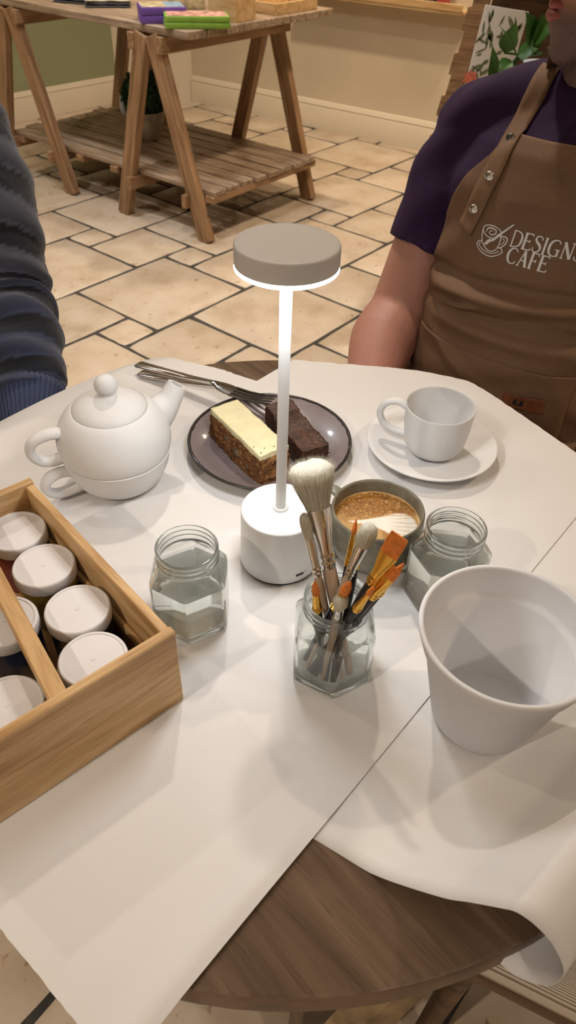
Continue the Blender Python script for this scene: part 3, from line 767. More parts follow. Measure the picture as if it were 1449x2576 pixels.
def crumb_mat(name, cols, scale, rough=0.75, bump=0.8, voro=True):
    m, nt, b = new_mat(name); tc = N(nt, 'ShaderNodeTexCoord')
    n = N(nt, 'ShaderNodeTexNoise'); n.inputs['Scale'].default_value = scale; n.inputs['Detail'].default_value = 7; n.inputs['Roughness'].default_value = 0.7
    nt.links.new(tc.outputs['Object'], n.inputs['Vector'])
    r = N(nt, 'ShaderNodeValToRGB'); cr = r.color_ramp; cr.elements[0].position = 0.32; cr.elements[1].position = 0.7
    cr.elements[0].color = (*cols[0], 1); cr.elements[1].color = (*cols[2], 1); e = cr.elements.new(0.5); e.color = (*cols[1], 1)
    nt.links.new(n.outputs['Fac'], r.inputs['Fac']); nt.links.new(r.outputs['Color'], b.inputs['Base Color'])
    b.inputs['Roughness'].default_value = rough
    n2 = N(nt, 'ShaderNodeTexNoise'); n2.inputs['Scale'].default_value = scale * 3; n2.inputs['Detail'].default_value = 4
    nt.links.new(tc.outputs['Object'], n2.inputs['Vector'])
    bp = N(nt, 'ShaderNodeBump'); bp.inputs['Strength'].default_value = bump; bp.inputs['Distance'].default_value = 0.0015
    nt.links.new(n2.outputs['Fac'], bp.inputs['Height']); nt.links.new(bp.outputs['Normal'], b.inputs['Normal'])
    return m
M['sponge'] = crumb_mat('sponge', ((0.055, 0.018, 0.005), (0.20, 0.080, 0.020), (0.40, 0.19, 0.06)), 95)
M['frosting'] = plain('frosting', (0.86, 0.78, 0.48), 0.5, noise_amt=0.05, noise_scale=60, bump=0.15, bump_scale=70, sss=0.1)
M['brownie'] = crumb_mat('brownie', ((0.026, 0.009, 0.004), (0.062, 0.020, 0.008), (0.115, 0.040, 0.015)), 90, 0.45, 0.7)
M['walnutbit'] = crumb_mat('walnutbit', ((0.05, 0.03, 0.015), (0.13, 0.08, 0.04), (0.2, 0.13, 0.07)), 200)
ca = R_(-54.5)
cake = thing('carrot_cake', 'slice of carrot cake with pale cream frosting on the plate', 'cake', (-0.0540, 0.7545, PTOP), ca)
CL, CW, CH = 0.122, 0.041, 0.0395
v, f = crumb_block(CL, CW, CH, 0.0024, 230, 3.0)
v = [(x + (0.004 * (1 - z / CH) if x > 0 else -0.004 * (1 - z / CH)), y * (1.10 - 0.10 * z / CH), z) for x, y, z in v]
mk('sponge', v, f, M['sponge'], cake, 180)
v, f = crumb_block(CL - 0.001, CW + 0.0005, 0.0085, 0.0009, 90, 8.0, 0.002)
v = [(x, y, CH - 0.001 + z + 0.0008 * nz((x, y, 0), 60) * (z > 0.004)) for x, y, z in v]
fo = mk('frosting', v, f, M['frosting'], cake, 180, label='pale cream cheese frosting')
for k, (x, y) in enumerate(((0.050, -0.008), (0.0555, -0.0165), (0.041, -0.0175), (0.053, 0.004))):
    v, f = ellipsoid((x, y, CH + 0.0078), (0.0011, 0.0008, 0.0007), 8, 6); mk('crumb', v, f, M['sponge'], fo)
for k, (x, z, s) in enumerate(((0.006, 0.018, 0.0065), (-0.02, 0.025, 0.004), (0.032, 0.012, 0.0042))):
    v, f = ellipsoid((0, 0, 0), (s * 1.3, s * 0.6, s), 14, 10)
    v = [tuple(Vector(p) * (1 + 0.25 * nz(p, 400))) for p in v]
    mk('walnut_piece', v, f, M['walnutbit'], cake, loc=(x, -CW / 2 - 0.001, z))
br = thing('brownie', 'dark chocolate brownie bar on the plate behind the lamp pole', 'cake', (0.0068, 0.7855, PTOP), R_(-62))
BL, BW, BH = 0.109, 0.038, 0.033
v, f = crumb_block(BL, BW, BH, 0.0012, 180, 21.0)
v = [(x, y * (1.06 - 0.06 * z / BH), z * (1 - 0.05 * nz((x, 0, 0), 50)) - (0.0045 if (z > BH * 0.9 and x > -0.028) else 0)) for x, y, z in v]
mk('brownie_bar', v, f, M['brownie'], br, 180)
for k, (px, py, s) in enumerate(((597, 1193, 0.0022), (600, 1190, 0.0014), (726, 1166, 0.002), (828, 1140, 0.0022), (733, 1176, 0.0012))):
    p = at(px, py, PTOP + 0.002); v, f = ellipsoid((0, 0, 0), (s, s * 0.7, s * 0.8), 10, 8); v = [tuple(Vector(q) * (1 + 0.3 * nz(q, 900))) for q in v]
    lab = ['larger cake crumb in front of the carrot cake', 'smaller cake crumb in front of the carrot cake', 'cake crumb just right of the lamp pole', 'brownie crumb at the right corner of the brownie', 'tiny cake crumb right of the lamp pole'][k]
    mk('cake_crumb', v, f, M['sponge'] if k != 3 else M['brownie'], None, loc=(p.x, p.y, PTOP + s * 0.75), label=lab, cat='crumb', group='loose crumbs on the plate')

# ------------------------------------------------------------------ forks
def fork(label, a, b, za, zb, roll=0.0):
    a = V3(a[0], a[1], za); b = V3(b[0], b[1], zb); L = 0.205
    d = (b - a).normalized()
    t = D.objects.new('fork', None); t.empty_display_size = 0.02; t.location = a
    x = d; y = V3(0, 0, 1).cross(x).normalized(); z = x.cross(y)
    rm = Matrix((x, y, z)).transposed(); t.rotation_euler = rm.to_euler(); link(t, None, label, 'fork', 'steel cake forks on the plate edge')
    def strip(secs):      # (x, halfwidth, zmid, thick)
        rings = []
        for X, hw, zm, th in secs:
            X *= 1.13
            rings.append([(X, -hw, zm - th / 2), (X, -hw * 0.8, zm - th), (X, hw * 0.8, zm - th), (X, hw, zm - th / 2), (X, hw, zm), (X, hw * 0.8, zm + th / 2), (X, -hw * 0.8, zm + th / 2), (X, -hw, zm)])
        return loft(rings)
    v, f = strip([(0, 0.0075, 0, 0.0022), (0.004, 0.0092, 0, 0.003), (0.03, 0.0082, 0.0002, 0.003), (0.07, 0.0060, 0.0008, 0.0032), (0.10, 0.0042, 0.0018, 0.0034), (0.12, 0.0034, 0.003, 0.0036), (0.130, 0.0036, 0.0035, 0.0034)])
    mk('handle', v, f, M['steel'], t, 50)
    pl = [strip([(0.128, 0.0036, 0.0034, 0.003), (0.134, 0.006, 0.003, 0.0024), (0.142, 0.0105, 0.001, 0.002), (0.152, 0.012, -0.001, 0.0018), (0.162, 0.012, -0.0026, 0.0017)])]
    for k in range(4):
        yy = -0.0102 + k * 0.0068
        sec = strip([(0.160, 0.0020, -0.0022, 0.0017), (0.18, 0.0017, -0.0034, 0.0016), (0.198, 0.0013, -0.0022, 0.0014), (0.205, 0.0007, -0.0012, 0.0010)])
        pl.append(([(x_, y_ + yy, z_) for x_, y_, z_ in sec[0]], sec[1]))
    v, f = join(*pl); mk('tines', v, f, M['darksteel'], t, 50)
fork('polished steel fork, the upper of two crossed handles', (-0.238, 0.970), (-0.055, 0.858), PZ + 0.0105, PZ + 0.034)
fork('polished steel fork, the lower of two crossed handles', (-0.233, 0.957), (-0.05, 0.868), PZ + 0.0030, PZ + 0.026)

# ================================================================== TEAPOT STACKED ON ITS CUP
tea_c = (-0.2135, 0.7085)
tcup = thing('tea_cup', 'white bisque cup underneath the matching teapot', 'cup', (tea_c[0], tea_c[1], PZ))
cp = [(0, 0.002), (0.036, 0.002), (0.037, 0), (0.0405, 0), (0.0435, 0.0012), (0.0500, 0.0065), (0.0570, 0.0165), (0.0625, 0.0300), (0.0662, 0.0475), (0.0664, 0.0482), (0.0655, 0.0488), (0.060, 0.0488), (0.058, 0.046), (0.053, 0.032), (0.04, 0.014), (0.028, 0.008), (0, 0.007)]
v, f = lathe(cp, 96); mk('cup_body', v, f, M['bisque'], tcup, 60)
HA = R_(205)
hv, hf = handle_loop([(0.055, 0.034), (0.072, 0.0385), (0.087, 0.035), (0.0935, 0.0235), (0.086, 0.0120), (0.070, 0.0085), (0.046, 0.0110)], [(0.0085, 0.006), (0.0085, 0.0058), (0.0085, 0.0055), (0.0085, 0.0055), (0.0085, 0.006)], 18)
mk('handle', *xf((hv, hf), Matrix.Rotation(R_(214), 4, 'Z')), M['bisque'], tcup, 60)
tp_ = thing('teapot', 'white bisque teapot with ball-knob lid sitting on its cup', 'teapot', (tea_c[0], tea_c[1], PZ + 0.0490))
tb = [(0, 0.001), (0.052, 0.001), (0.0635, 0.0), (0.0655, 0.0006), (0.0668, 0.004), (0.0682, 0.012), (0.0680, 0.020), (0.0662, 0.029), (0.0625, 0.0385), (0.0572, 0.0470), (0.0510, 0.0540), (0.0462, 0.0580), (0.0448, 0.0585), (0.0438, 0.0572), (0, 0.055)]
v, f = lathe(tb, 128); mk('body', v, f, M['bisque'], tp_, 60)
lidp = [(0, 0.0565), (0.0425, 0.0565), (0.0434, 0.0580), (0.0430, 0.0592), (0.038, 0.0640), (0.031, 0.0688), (0.022, 0.0728), (0.014, 0.0748), (0.0098, 0.0758), (0.0092, 0.0775), (0.0105, 0.0795)]
v, f = lathe(lidp + [(0, 0.0795)], 96); lid = mk('lid', v, f, M['bisque'], tp_, 60)
v, f = ellipsoid((0, 0, 0.0880), (0.0136, 0.0136, 0.0125), 32, 20); mk('knob', v, f, M['bisque'], lid, 180)
hv, hf = handle_loop([(0.052, 0.034), (0.073, 0.0385), (0.092, 0.033), (0.0985, 0.019), (0.091, 0.0055), (0.076, 0.0005), (0.058, 0.0035)], [(0.0095, 0.006), (0.0095, 0.006), (0.009, 0.0058), (0.009, 0.0058), (0.0095, 0.0062)], 18)
mk('handle', *xf((hv, hf), Matrix.Rotation(HA, 4, 'Z')), M['bisque'], tp_, 60)
sp_path = spline([(0.044, 0, 0.018), (0.063, 0, 0.030), (0.0775, 0, 0.042), (0.0895, 0, 0.0590)], 7); ns_ = len(sp_path)
ro = [float(np.interp(i / (ns_ - 1), [0, .3, .7, 1], [0.0265, 0.0215, 0.0145, 0.0118])) for i in range(ns_)]
so = tube(sp_path, ro, 28, cap=False, up=(0, 1, 0)); si = tube(list(reversed(sp_path[-9:])), [r * 0.60 for r in reversed(ro[-9:])], 28, cap=False, up=(0, 1, 0))
V, Fc = join(so, si); k0 = len(so[0]); a0 = k0 - 28
tmp = mk('spout', *xf((V, Fc + [(a0 + i, a0 + (i + 1) % 28, k0 + (-(i + 1)) % 28, k0 + (-i) % 28) for i in range(28)]), Matrix.Rotation(R_(36), 4, 'Z')), M['bisque'], tp_, 60)

# ================================================================== CUP AND SAUCER
sau = thing('saucer', 'white bisque saucer under the empty white cup', 'saucer', (0.1885, 0.7865, PZ))
v, f = lathe([(0, 0.002), (0.028, 0.002), (0.029, 0), (0.033, 0), (0.0345, 0.002), (0.06, 0.0085), (0.078, 0.0138), (0.0855, 0.0172), (0.0865, 0.0186), (0.0860, 0.0198), (0.0845, 0.0200), (0.077, 0.0172), (0.06, 0.0118), (0.045, 0.0080), (0.034, 0.0062), (0.030, 0.0056), (0, 0.0056)], 128)
mk('saucer_body', v, f, M['bisque'], sau, 60)
cup = thing('coffee_cup', 'empty white bisque cup with round handle standing on saucer', 'cup', (0.1905, 0.7835, PZ + 0.0062))
ch = 0.071
v, f = lathe([(0, 0.002), (0.021, 0.002), (0.022, 0), (0.0255, 0), (0.028, 0.0012), (0.0345, 0.0062), (0.0385, 0.0130), (0.0405, 0.0210), (0.0428, 0.04), (0.0446, ch - 0.002), (0.0447, ch - 0.0006), (0.0440, ch), (0.0432, ch - 0.0005), (0.0427, ch - 0.002), (0.0408, 0.04), (0.0385, 0.021), (0.0355, 0.012), (0.028, 0.0065), (0, 0.0055)], 96)
mk('cup_body', v, f, M['bisque'], cup, 60)
hv, hf = handle_loop([(0.0430, 0.060), (0.055, 0.0650), (0.069, 0.060), (0.0760, 0.045), (0.070, 0.029), (0.056, 0.0205), (0.0388, 0.0180)], [(0.0062, 0.0045), (0.0055, 0.0044), (0.0052, 0.0044), (0.0055, 0.0044), (0.006, 0.0045)], 18)
mk('handle', *xf((hv, hf), Matrix.Rotation(R_(165), 4, 'Z')), M['bisque'], cup, 60)
cup.rotation_euler = (0, 0, 0)

# ================================================================== WOODEN CRATE OF PAINT POTS
KX = V3(-0.094, 0.384, PZ); CE = V3(-0.737, -0.676, 0); CS = V3(-0.676, 0.737, 0)
crate_ang = math.atan2(CE.y, CE.x)      # local X = along end panel (to the left), local Y = -CS direction?
crate = thing('wooden_crate', 'open pine crate with carrying bar holding the paint pots', 'crate', KX, crate_ang)
# local frame: X along CE, Y = Z x X ; CE angle 222.5 -> Y angle 312.5 = -CS, so length runs along -Y
CWD, CLN, CHT = 0.206, 0.268, 0.1005; BT = 0.0090
def board(name, dx, dy, dz, x, y, z, grain='x', mat='pine', bev=0.0012, rz=0.0, par=None):
    if grain == 'x': vv = box(dx, dy, dz, bev); rot = (0, 0, rz)
    else: vv = box(dy, dx, dz, bev); rot = (0, 0, rz + PI / 2)
    return mk(name, *vv, M[mat], par or crate, 30, loc=(x, y, z), rot=rot)
XA, XB = -0.0035, CWD
board('end_panel', XB - XA, BT, CHT, (XA + XB) / 2, -BT / 2, CHT / 2)
board('end_panel', XB - XA, BT, CHT * 0.55, (XA + XB) / 2, -CLN + BT / 2, CHT * 0.275)
board('end_panel', XB - XA, BT, CHT * 0.445, (XA + XB) / 2, -CLN + BT / 2, CHT * 0.7775)
board('side_panel', BT, CLN - 2 * BT, CHT - 0.003, XA + BT / 2 + 0.0008, -CLN / 2, (CHT - 0.003) / 2, 'y')
board('side_panel', BT, CLN - 2 * BT, CHT - 0.003, XB - BT / 2 - 0.0008, -CLN / 2, (CHT - 0.003) / 2, 'y')
board('bottom_panel', XB - XA - 2 * BT - 0.002, CLN - 2 * BT - 0.001, 0.006, (XA + XB) / 2, -CLN / 2, 0.0035, 'y')
board('inner_rail', 0.0045, CLN - 2 * BT - 0.001, 0.012, XA + BT + 0.0032, -CLN / 2, 0.047, 'y')
b0, b1 = V3(0.1015, -0.0093, 0), V3(0.0725, -CLN + 0.0093, 0); dv = b1 - b0
v, f = box(dv.length, 0.0150, 0.020, 0.001); mk('carrying_bar', v, f, M['pine'], crate, 30, loc=((b0.x + b1.x) / 2, (b0.y + b1.y) / 2, 0.0865), rot=(0, 0, math.atan2(dv.y, dv.x)))

M['lidwhite'] = plain('lidwhite', (0.78, 0.745, 0.735), 0.42, bump=0.03, bump_scale=300)
def paint_mat(nm, c): return plain('paint_' + nm, c, 0.25, coat=0.3)
def lid_mesh():
    prof = [(0, 0.0), (0.0285, 0.0), (0.0293, 0.0006), (0.0296, 0.0015), (0.0298, 0.0125), (0.0296, 0.0138), (0.0288, 0.0146), (0.0278, 0.0148), (0.0268, 0.0146), (0.0262, 0.0139), (0.006, 0.0139), (0.0022, 0.0139), (0.0018, 0.0144), (0.0008, 0.0143), (0, 0.0139)]
    seg = 240; V, Fc, rows = [], [], []
    for r, z in prof:
        if r < 1e-7: rows.append([len(V)]); V.append((0, 0, z)); continue
        rows.append(list(range(len(V), len(V) + seg)))
        for k in range(seg):
            a = 2 * PI * k / seg; rr_ = r + (0.00028 if (k % 2 and 0.001 < z < 0.0128 and r > 0.029) else 0); V.append((rr_ * math.cos(a), rr_ * math.sin(a), z))
    for a, b in zip(rows[:-1], rows[1:]):
        for k in range(seg):
            k2 = (k + 1) % seg
            if len(a) == 1: Fc.append((a[0], b[k2], b[k]))
            elif len(b) == 1: Fc.append((a[k], a[k2], b[0]))
            else: Fc.append((a[k], a[k2], b[k2], b[k]))
    me = D.meshes.new('lid'); me.from_pydata(V, [], Fc); me.materials.append(M['lidwhite']); me.shade_smooth(); me.set_sharp_from_angle(angle=R_(35)); return me
LID = lid_mesh()
PB = lathe([(0, 0), (0.0255, 0), (0.0275, 0.001), (0.0282, 0.003), (0.0282, 0.047), (0.0270, 0.0505), (0.0270, 0.053), (0, 0.053)], 64)
floor_z = PZ + 0.0067
for lab, pxy, colr, nm in (
        ('white-lidded pot of dark red paint at the far end of crate', (-0.2765, 0.5300), (0.16, 0.012, 0.014), 'red'),
        ('white-lidded pot of olive yellow paint, second from far end of crate', (-0.2355, 0.4835), (0.30, 0.20, 0.03), 'olive'),
        ('white-lidded pot of black paint in the middle of the right row', (-0.1900, 0.4305), (0.012, 0.012, 0.016), 'black'),
        ('white-lidded pot of dark paint in the crate corner nearest the water jar', (-0.1633, 0.3755), (0.02, 0.014, 0.012), 'darkbrown'),
        ('white-lidded pot of navy paint under the carrying bar', (-0.2520, 0.4130), (0.012, 0.018, 0.045), 'navy'),
        ('white-lidded paint pot at the near end, left of the carrying bar', (-0.2220, 0.3265), (0.05, 0.11, 0.06), 'green')):
    t = thing('paint_pot', lab, 'paint pot', (pxy[0], pxy[1], floor_z), random.uniform(0, 6), 'paint pots in the crate')
    mk('pot_body', PB[0], PB[1], paint_mat(nm, colr), t, 40)
    o = D.objects.new('lid', LID); o.location = (0, 0, 0.0525); link(o, t)

# ================================================================== TRESTLE TABLE BY THE WALL
TT = thing('trestle_table', 'rustic wooden trestle table with slatted lower shelf by the wall', 'table', (-0.648, 3.547, 0), R_(-37))
def bar(name, p, q, w, h, par, mat='oak', up=(0, 1, 0), bev=0.003):
    """box beam from p to q, local X along it"""
    p = Vector(p); q = Vector(q); x = (q - p).normalized(); L = (q - p).length; y = Vector(up); y = (y - x * y.dot(x)).normalized(); z = x.cross(y)
    v, f = box(L, w, h, bev); m = Matrix((x, y, z)).transposed()
    return mk(name, v, f, M[mat], par, 30, loc=(p + q) / 2, rot=m.to_euler())
XT = (0.0, -0.965); YA = (0.0, 0.79); TTZ = 0.83
for k in range(9):
    y0 = -0.012 + k * 0.1085; xe = 0.250 + random.uniform(-0.008, 0.008)
    bar('plank', (-1.24 + random.uniform(-.01, .01), y0 + 0.0525, TTZ - 0.015), (xe, y0 + 0.0525, TTZ - 0.015), 0.1045, 0.030, TT, 'oakgrey')
for xt in XT:
    for ya in YA:
        for s in (-1, 1):
            bar('leg', (xt + s * 0.280, ya, 0.0), (xt + s * 0.030, ya, 0.795), 0.042, 0.072, TT)
    for s in (-1, 1):
        bar('upper_rail', (xt + s * 0.085, -0.03, 0.765), (xt + s * 0.085, 0.83, 0.765), 0.036, 0.062, TT, up=(1, 0, 0))
        bar('lower_rail', (xt + s * 0.185, -0.045, 0.170), (xt + s * 0.185, 0.83, 0.170), 0.030, 0.058, TT, up=(1, 0, 0))
for k in range(8):
    y0 = 0.030 + k * 0.0945
    bar('shelf_slat', (-1.17 + random.uniform(-.02, .02), y0 + 0.042, 0.211), (0.318 + random.uniform(-.012, .012), y0 + 0.042, 0.211), 0.082, 0.022, TT, 'oakgrey')
for xb in (0.285, -0.36, -0.62, -1.10):
    bar('shelf_batten', (xb, 0.02, 0.185), (xb, 0.80, 0.185), 0.05, 0.030, TT, up=(1, 0, 0))

# goods on the trestle table
def sheaf(name, label, cat, px, py, z, dims, rz, mat, group=None, parts=()):
    p = at(px, py, z); t = thing(name, label, cat, (p.x, p.y, z), rz, group)
    v, f = box(dims[0], dims[1], dims[2], 0.004, cz=dims[2] / 2, segs=2); mk('packet', v, f, mat, t, 40)
    return t
M['purple'] = plain('purple', (0.16, 0.075, 0.36), 0.45, noise_amt=0.15, noise_scale=30)
M['lime'] = plain('lime', (0.23, 0.42, 0.05), 0.45, noise_amt=0.15, noise_scale=30)
M['floraltop'] = plain('floraltop', (0.50, 0.42, 0.24), 0.5, noise_amt=0.6, noise_scale=30)
M['floralpink'] = plain('floralpink', (0.55, 0.28, 0.22), 0.5, noise_amt=0.7, noise_scale=35)
M['blueband'] = plain('blueband', (0.25, 0.36, 0.45), 0.5, noise_amt=0.3, noise_scale=30)
rzT = R_(8)
for k, (lab, mt, topm, px, py, z, dims, rz) in enumerate((
        ('purple napkin packet at the bottom of its stack', 'purple', 'purple', 408, 52, TTZ, (0.19, 0.160, 0.028), R_(14)),
        ('purple napkin packet with yellow floral top, upper of its stack', 'purple', 'floraltop', 408, 52, TTZ + 0.0285, (0.187, 0.158, 0.028), R_(16)),
        ('lime green napkin packet at the bottom of its stack', 'lime', 'lime', 495, 66, TTZ, (0.262, 0.140, 0.021), R_(12)),
        ('lime green napkin packet with pink floral top, upper of its stack', 'lime', 'floralpink', 495, 66, TTZ + 0.0215, (0.259, 0.138, 0.021), R_(11)),
        ('olive napkin packet standing behind the purple stack', 'floraltop', 'floraltop', 470, 20, TTZ, (0.16, 0.10, 0.06), R_(14)))):
    p = at(px, py, TTZ)
    t = thing('napkin_packet', lab, 'packet', (p.x, p.y, z), rz, 'napkin packets on the trestle table')
    v, f = box(dims[0], dims[1], dims[2], 0.004, cz=dims[2] / 2, segs=2); mk('packet_body', v, f, M[mt], t, 40)
    if topm != mt or k == 4:
        v, f = box(dims[0] * 0.93, dims[1] * 0.92, 0.0012, cz=dims[2] + 0.0004); mk('printed_top', v, f, M[topm], t, 0)
        if k == 1: v, f = box(dims[0] * 0.4, dims[1] * 0.9, 0.001, cx=dims[0] * 0.26, cz=dims[2] + 0.001); mk('blue_print', v, f, M['blueband'], t, 0)
    v, f = box(0.003, dims[1] * 1.005, dims[2] * 0.9, 0.0005, cx=dims[0] * 0.2, cz=dims[2] / 2); mk('fold', v, f, M[mt], t, 0)
p = at(578, 50, TTZ); t = thing('wooden_box', 'pale wooden box standing on the trestle table', 'box', (p.x + 0.01, p.y + 0.02, TTZ), R_(-30))
for nm, b_ in (('front_board', (0.14, 0.012, 0.16, 0, -0.07, 0.08)), ('back_board', (0.14, 0.012, 0.16, 0, 0.07, 0.08)), ('side_board', (0.012, 0.128, 0.16, -0.064, 0, 0.08)), ('side_board', (0.012, 0.128, 0.16, 0.064, 0, 0.08)), ('base_board', (0.114, 0.126, 0.01, 0, 0, 0.006))):
    v, f = box(b_[0], b_[1], b_[2], 0.001); mk(nm, v, f, M['boxwood'], t, 30, loc=b_[3:])
p = at(700, 30, TTZ); t = thing('wooden_tray', 'low honey-coloured wooden tray at the end of trestle table', 'tray', (p.x + 0.02, p.y + 0.05, TTZ), R_(-37))
v, f = box(0.17, 0.30, 0.008, 0.001, cz=0.004); mk('base_board', v, f, M['boxwood'], t, 30)
for sx in (-1, 1): v, f = box(0.01, 0.30, 0.04, 0.001, cx=sx * 0.08, cz=0.024); mk('side_board', v, f, M['boxwood'], t, 30)
for sy in (-1, 1): v, f = box(0.148, 0.01, 0.04, 0.001, cy=sy * 0.145, cz=0.024); mk('end_board', v, f, M['boxwood'], t, 30)
M['cloth'] = plain('cloth', (0.72, 0.66, 0.52), 0.9, noise_amt=0.1, noise_scale=20)
M['clothdark'] = plain('clothdark', (0.10, 0.10, 0.11), 0.9)
def folded_cloth(label, px, py, rz, s=1.0):
    p = at(px, py, TTZ); t = thing('folded_cloth', label, 'cloth', (p.x, p.y, TTZ), rz, 'folded cloths on the trestle table')
    for lay in range(3):
        V, Fc = [], []; n1, n2 = 14, 10
        for i in range(n1 + 1):
            for j in range(n2 + 1):
                x, y = (i / n1 - .5) * 0.20 * s, (j / n2 - .5) * 0.15 * s
                V.append((x + 0.008 * nz((y, lay, p.x), 15), y + 0.008 * nz((x, lay, 3), 18), 0.006 + lay * 0.009 + 0.004 * (1 + nz((x, y, lay), 22)) * (lay + 1) / 2))
        for i in range(n1):
            for j in range(n2): Fc.append((i * (n2 + 1) + j, (i + 1) * (n2 + 1) + j, (i + 1) * (n2 + 1) + j + 1, i * (n2 + 1) + j + 1))
        o = mk('cloth_layer', V, Fc, M['cloth'] if lay == 2 else M['clothdark'], t, 180); sm = o.modifiers.new('t', 'SOLIDIFY'); sm.thickness = 0.006
folded_cloth('cream folded cloth with dark edges left of the napkin packets', 272, 14, R_(10), 1.0)
folded_cloth('crumpled cream cloth at the left end of trestle table', 190, 5, R_(-20), 0.8)

# clipped box plant on the lower shelf
M['leafdark'] = plain('leafdark', (0.030, 0.075, 0.018), 0.5, noise_amt=0.5, noise_scale=30)
M['stonepot'] = plain('stonepot', (0.42, 0.36, 0.26), 0.7, noise_amt=0.35, noise_scale=18, bump=0.3, bump_scale=40)
M['soil'] = plain('soil', (0.03, 0.02, 0.012), 0.95)
def leaf_cloud(n, center, rad, size, rnd, shell=(0.75, 1.0), squash=1.0):
    V, Fc = [], []
    for _ in range(n):
        d = Vector((rnd.gauss(0, 1), rnd.gauss(0, 1), rnd.gauss(0, 1))).normalized(); r = rad * rnd.uniform(*shell)
        c = Vector(center) + Vector((d.x * r, d.y * r, d.z * r * squash)); a = (d + Vector((rnd.gauss(0, .5), rnd.gauss(0, .5), rnd.gauss(0, .5)))).normalized()
        b = a.cross(Vector((rnd.gauss(0, 1), rnd.gauss(0, 1), rnd.gauss(0, 1)))).normalized(); s = size * rnd.uniform(.7, 1.3)
        nn = a.cross(b); k = len(V)
        V += [tuple(c - b * 0), tuple(c + a * s * .5 + b * s * .32 + nn * s * .08), tuple(c + a * s), tuple(c + a * s * .5 - b * s * .32 + nn * s * .08)]; Fc += [(k, k + 1, k + 2), (k, k + 2, k + 3)]
    return V, Fc
p = at(366, 358, 0.222)
t = thing('potted_box_plant', 'round clipped green plant in stone pot on the lower shelf', 'plant', (p.x, p.y + 0.06, 0.222))
v, f = lathe([(0, 0), (0.055, 0), (0.06, 0.004), (0.085, 0.05), (0.098, 0.10), (0.100, 0.125), (0.104, 0.13), (0.104, 0.14), (0.094, 0.14), (0.09, 0.12), (0, 0.12)], 40); mk('pot', v, f, M['stonepot'], t)
rb = random.Random(4); v, f = join(ellipsoid((0, 0, 0.205), (0.095, 0.095, 0.09), 20, 12), leaf_cloud(1800, (0, 0, 0.205), 0.108, 0.022, rb)); mk('foliage', v, f, M['leafdark'], t, 0, kind='stuff')
v, f = ellipsoid((-0.105, -0.02, 0.165), (0.018, 0.026, 0.05), 16, 10); mk('pot_ornament', v, f, plain('ornament', (0.55, 0.56, 0.6), 0.4), t)

# ================================================================== RIGHT BACKGROUND: picture ledge, display shelf, floral board, plants
wn = Vector((-dR.y, dR.x)); wn = -wn if wn.y > 0 else wn      # into the room
def on_wall(px, py, off):
    d = ray(px, py); n = V3(wn.x, wn.y, 0); p0 = V3(Q0.x, Q0.y, 0) + n * off; c = V3(0, 0, CAMZ); tt = (p0 - c).dot(n) / d.dot(n); return c + d * tt
le = on_wall(1160, 40, 0.10); ls = on_wall(850, 4, 0.10)
dvec = V3(dR.x, dR.y, 0); L = 1.15; mid = le - dvec * (L / 2) - V3(wn.x, wn.y, 0) * 0.05
t = thing('picture_ledge', 'pale wooden picture ledge fixed on the cream wall', 'shelf', (mid.x, mid.y, le.z), math.atan2(dR.y, dR.x))
v, f = box(L, 0.10, 0.018, 0.002, cz=0.009); mk('shelf_board', v, f, M['boxwood'], t, 30)
v, f = box(L, 0.012, 0.045, 0.002, cy=-0.044, cz=0.026); mk('front_lip', v, f, M['boxwood'], t, 30)
v, f = box(0.03, 0.09, 0.016, 0.002, cx=L / 2 + 0.012, cz=0.012); mk('end_block', v, f, M['boxwood'], t, 30)
M['redbox'] = plain('redbox', (0.55, 0.09, 0.07), 0.5); M['greybox'] = plain('greybox', (0.12, 0.12, 0.13), 0.5)
for lab, mt, dx in (('small red carton on the picture ledge', 'redbox', L / 2 - 0.14), ('small dark carton beside the red one on picture ledge', 'greybox', L / 2 - 0.22)):
    q = V3(mid.x, mid.y, le.z + 0.018) + dvec * dx; t2 = thing('small_carton', lab, 'carton', q, math.atan2(dR.y, dR.x)); v, f = box(0.06, 0.05, 0.10, 0.002, cz=0.05); mk('carton_body', v, f, M[mt], t2, 30)
    v, f = box(0.05, 0.002, 0.03, cy=-0.0255, cz=0.06); mk('label_patch', v, f, M['cloth'], t2, 0)
# wooden display shelf with notched upright (leaning back)
YS = 3.15
up0, up1 = aty(1192, 0, YS), aty(1118, 248, YS); lean = (up0 - up1)
slope = lean.x / lean.z
xb = up1.x - slope * up1.z
t = thing('display_shelf', 'dark wooden display shelf with notched uprights behind the man', 'shelf', (xb, YS, 0), R_(-20))
for sx, dy in ((0.0, 0.0), (0.85, 0.0)):
    poly = []
    for k in range(26):
        z = k * 0.07
        poly += [(sx + slope * z - (0.012 if k % 2 else 0.0), z), (sx + slope * (z + 0.068) - (0.012 if k % 2 else 0.0), z + 0.068)]
    z1 = poly[-1][1]; poly += [(sx + slope * z1 + 0.055, z1), (sx + 0.055, 0)]
    v, f = prism(poly, -0.015, 0.015); v = [(x, z, y) for x, y, z in v]; mk('upright', v, [tuple(reversed(q)) for q in f], M['oak'], t, 0)
for k in range(4):
    z = 0.25 + k * 0.45; v, f = box(0.82, 0.22, 0.022, 0.002); mk('shelf_board', v, f, M['darkwood'], t, 30, loc=(0.45 + slope * z, 0.10, z))
v, f = box(0.84, 0.012, 1.7, 0.002); v = [(x + slope * (z + 0.9), y, z) for x, y, z in v]; mk('back_panel', v, f, M['darkwood'], t, 30, loc=(0.455, 0.215, 0.9))
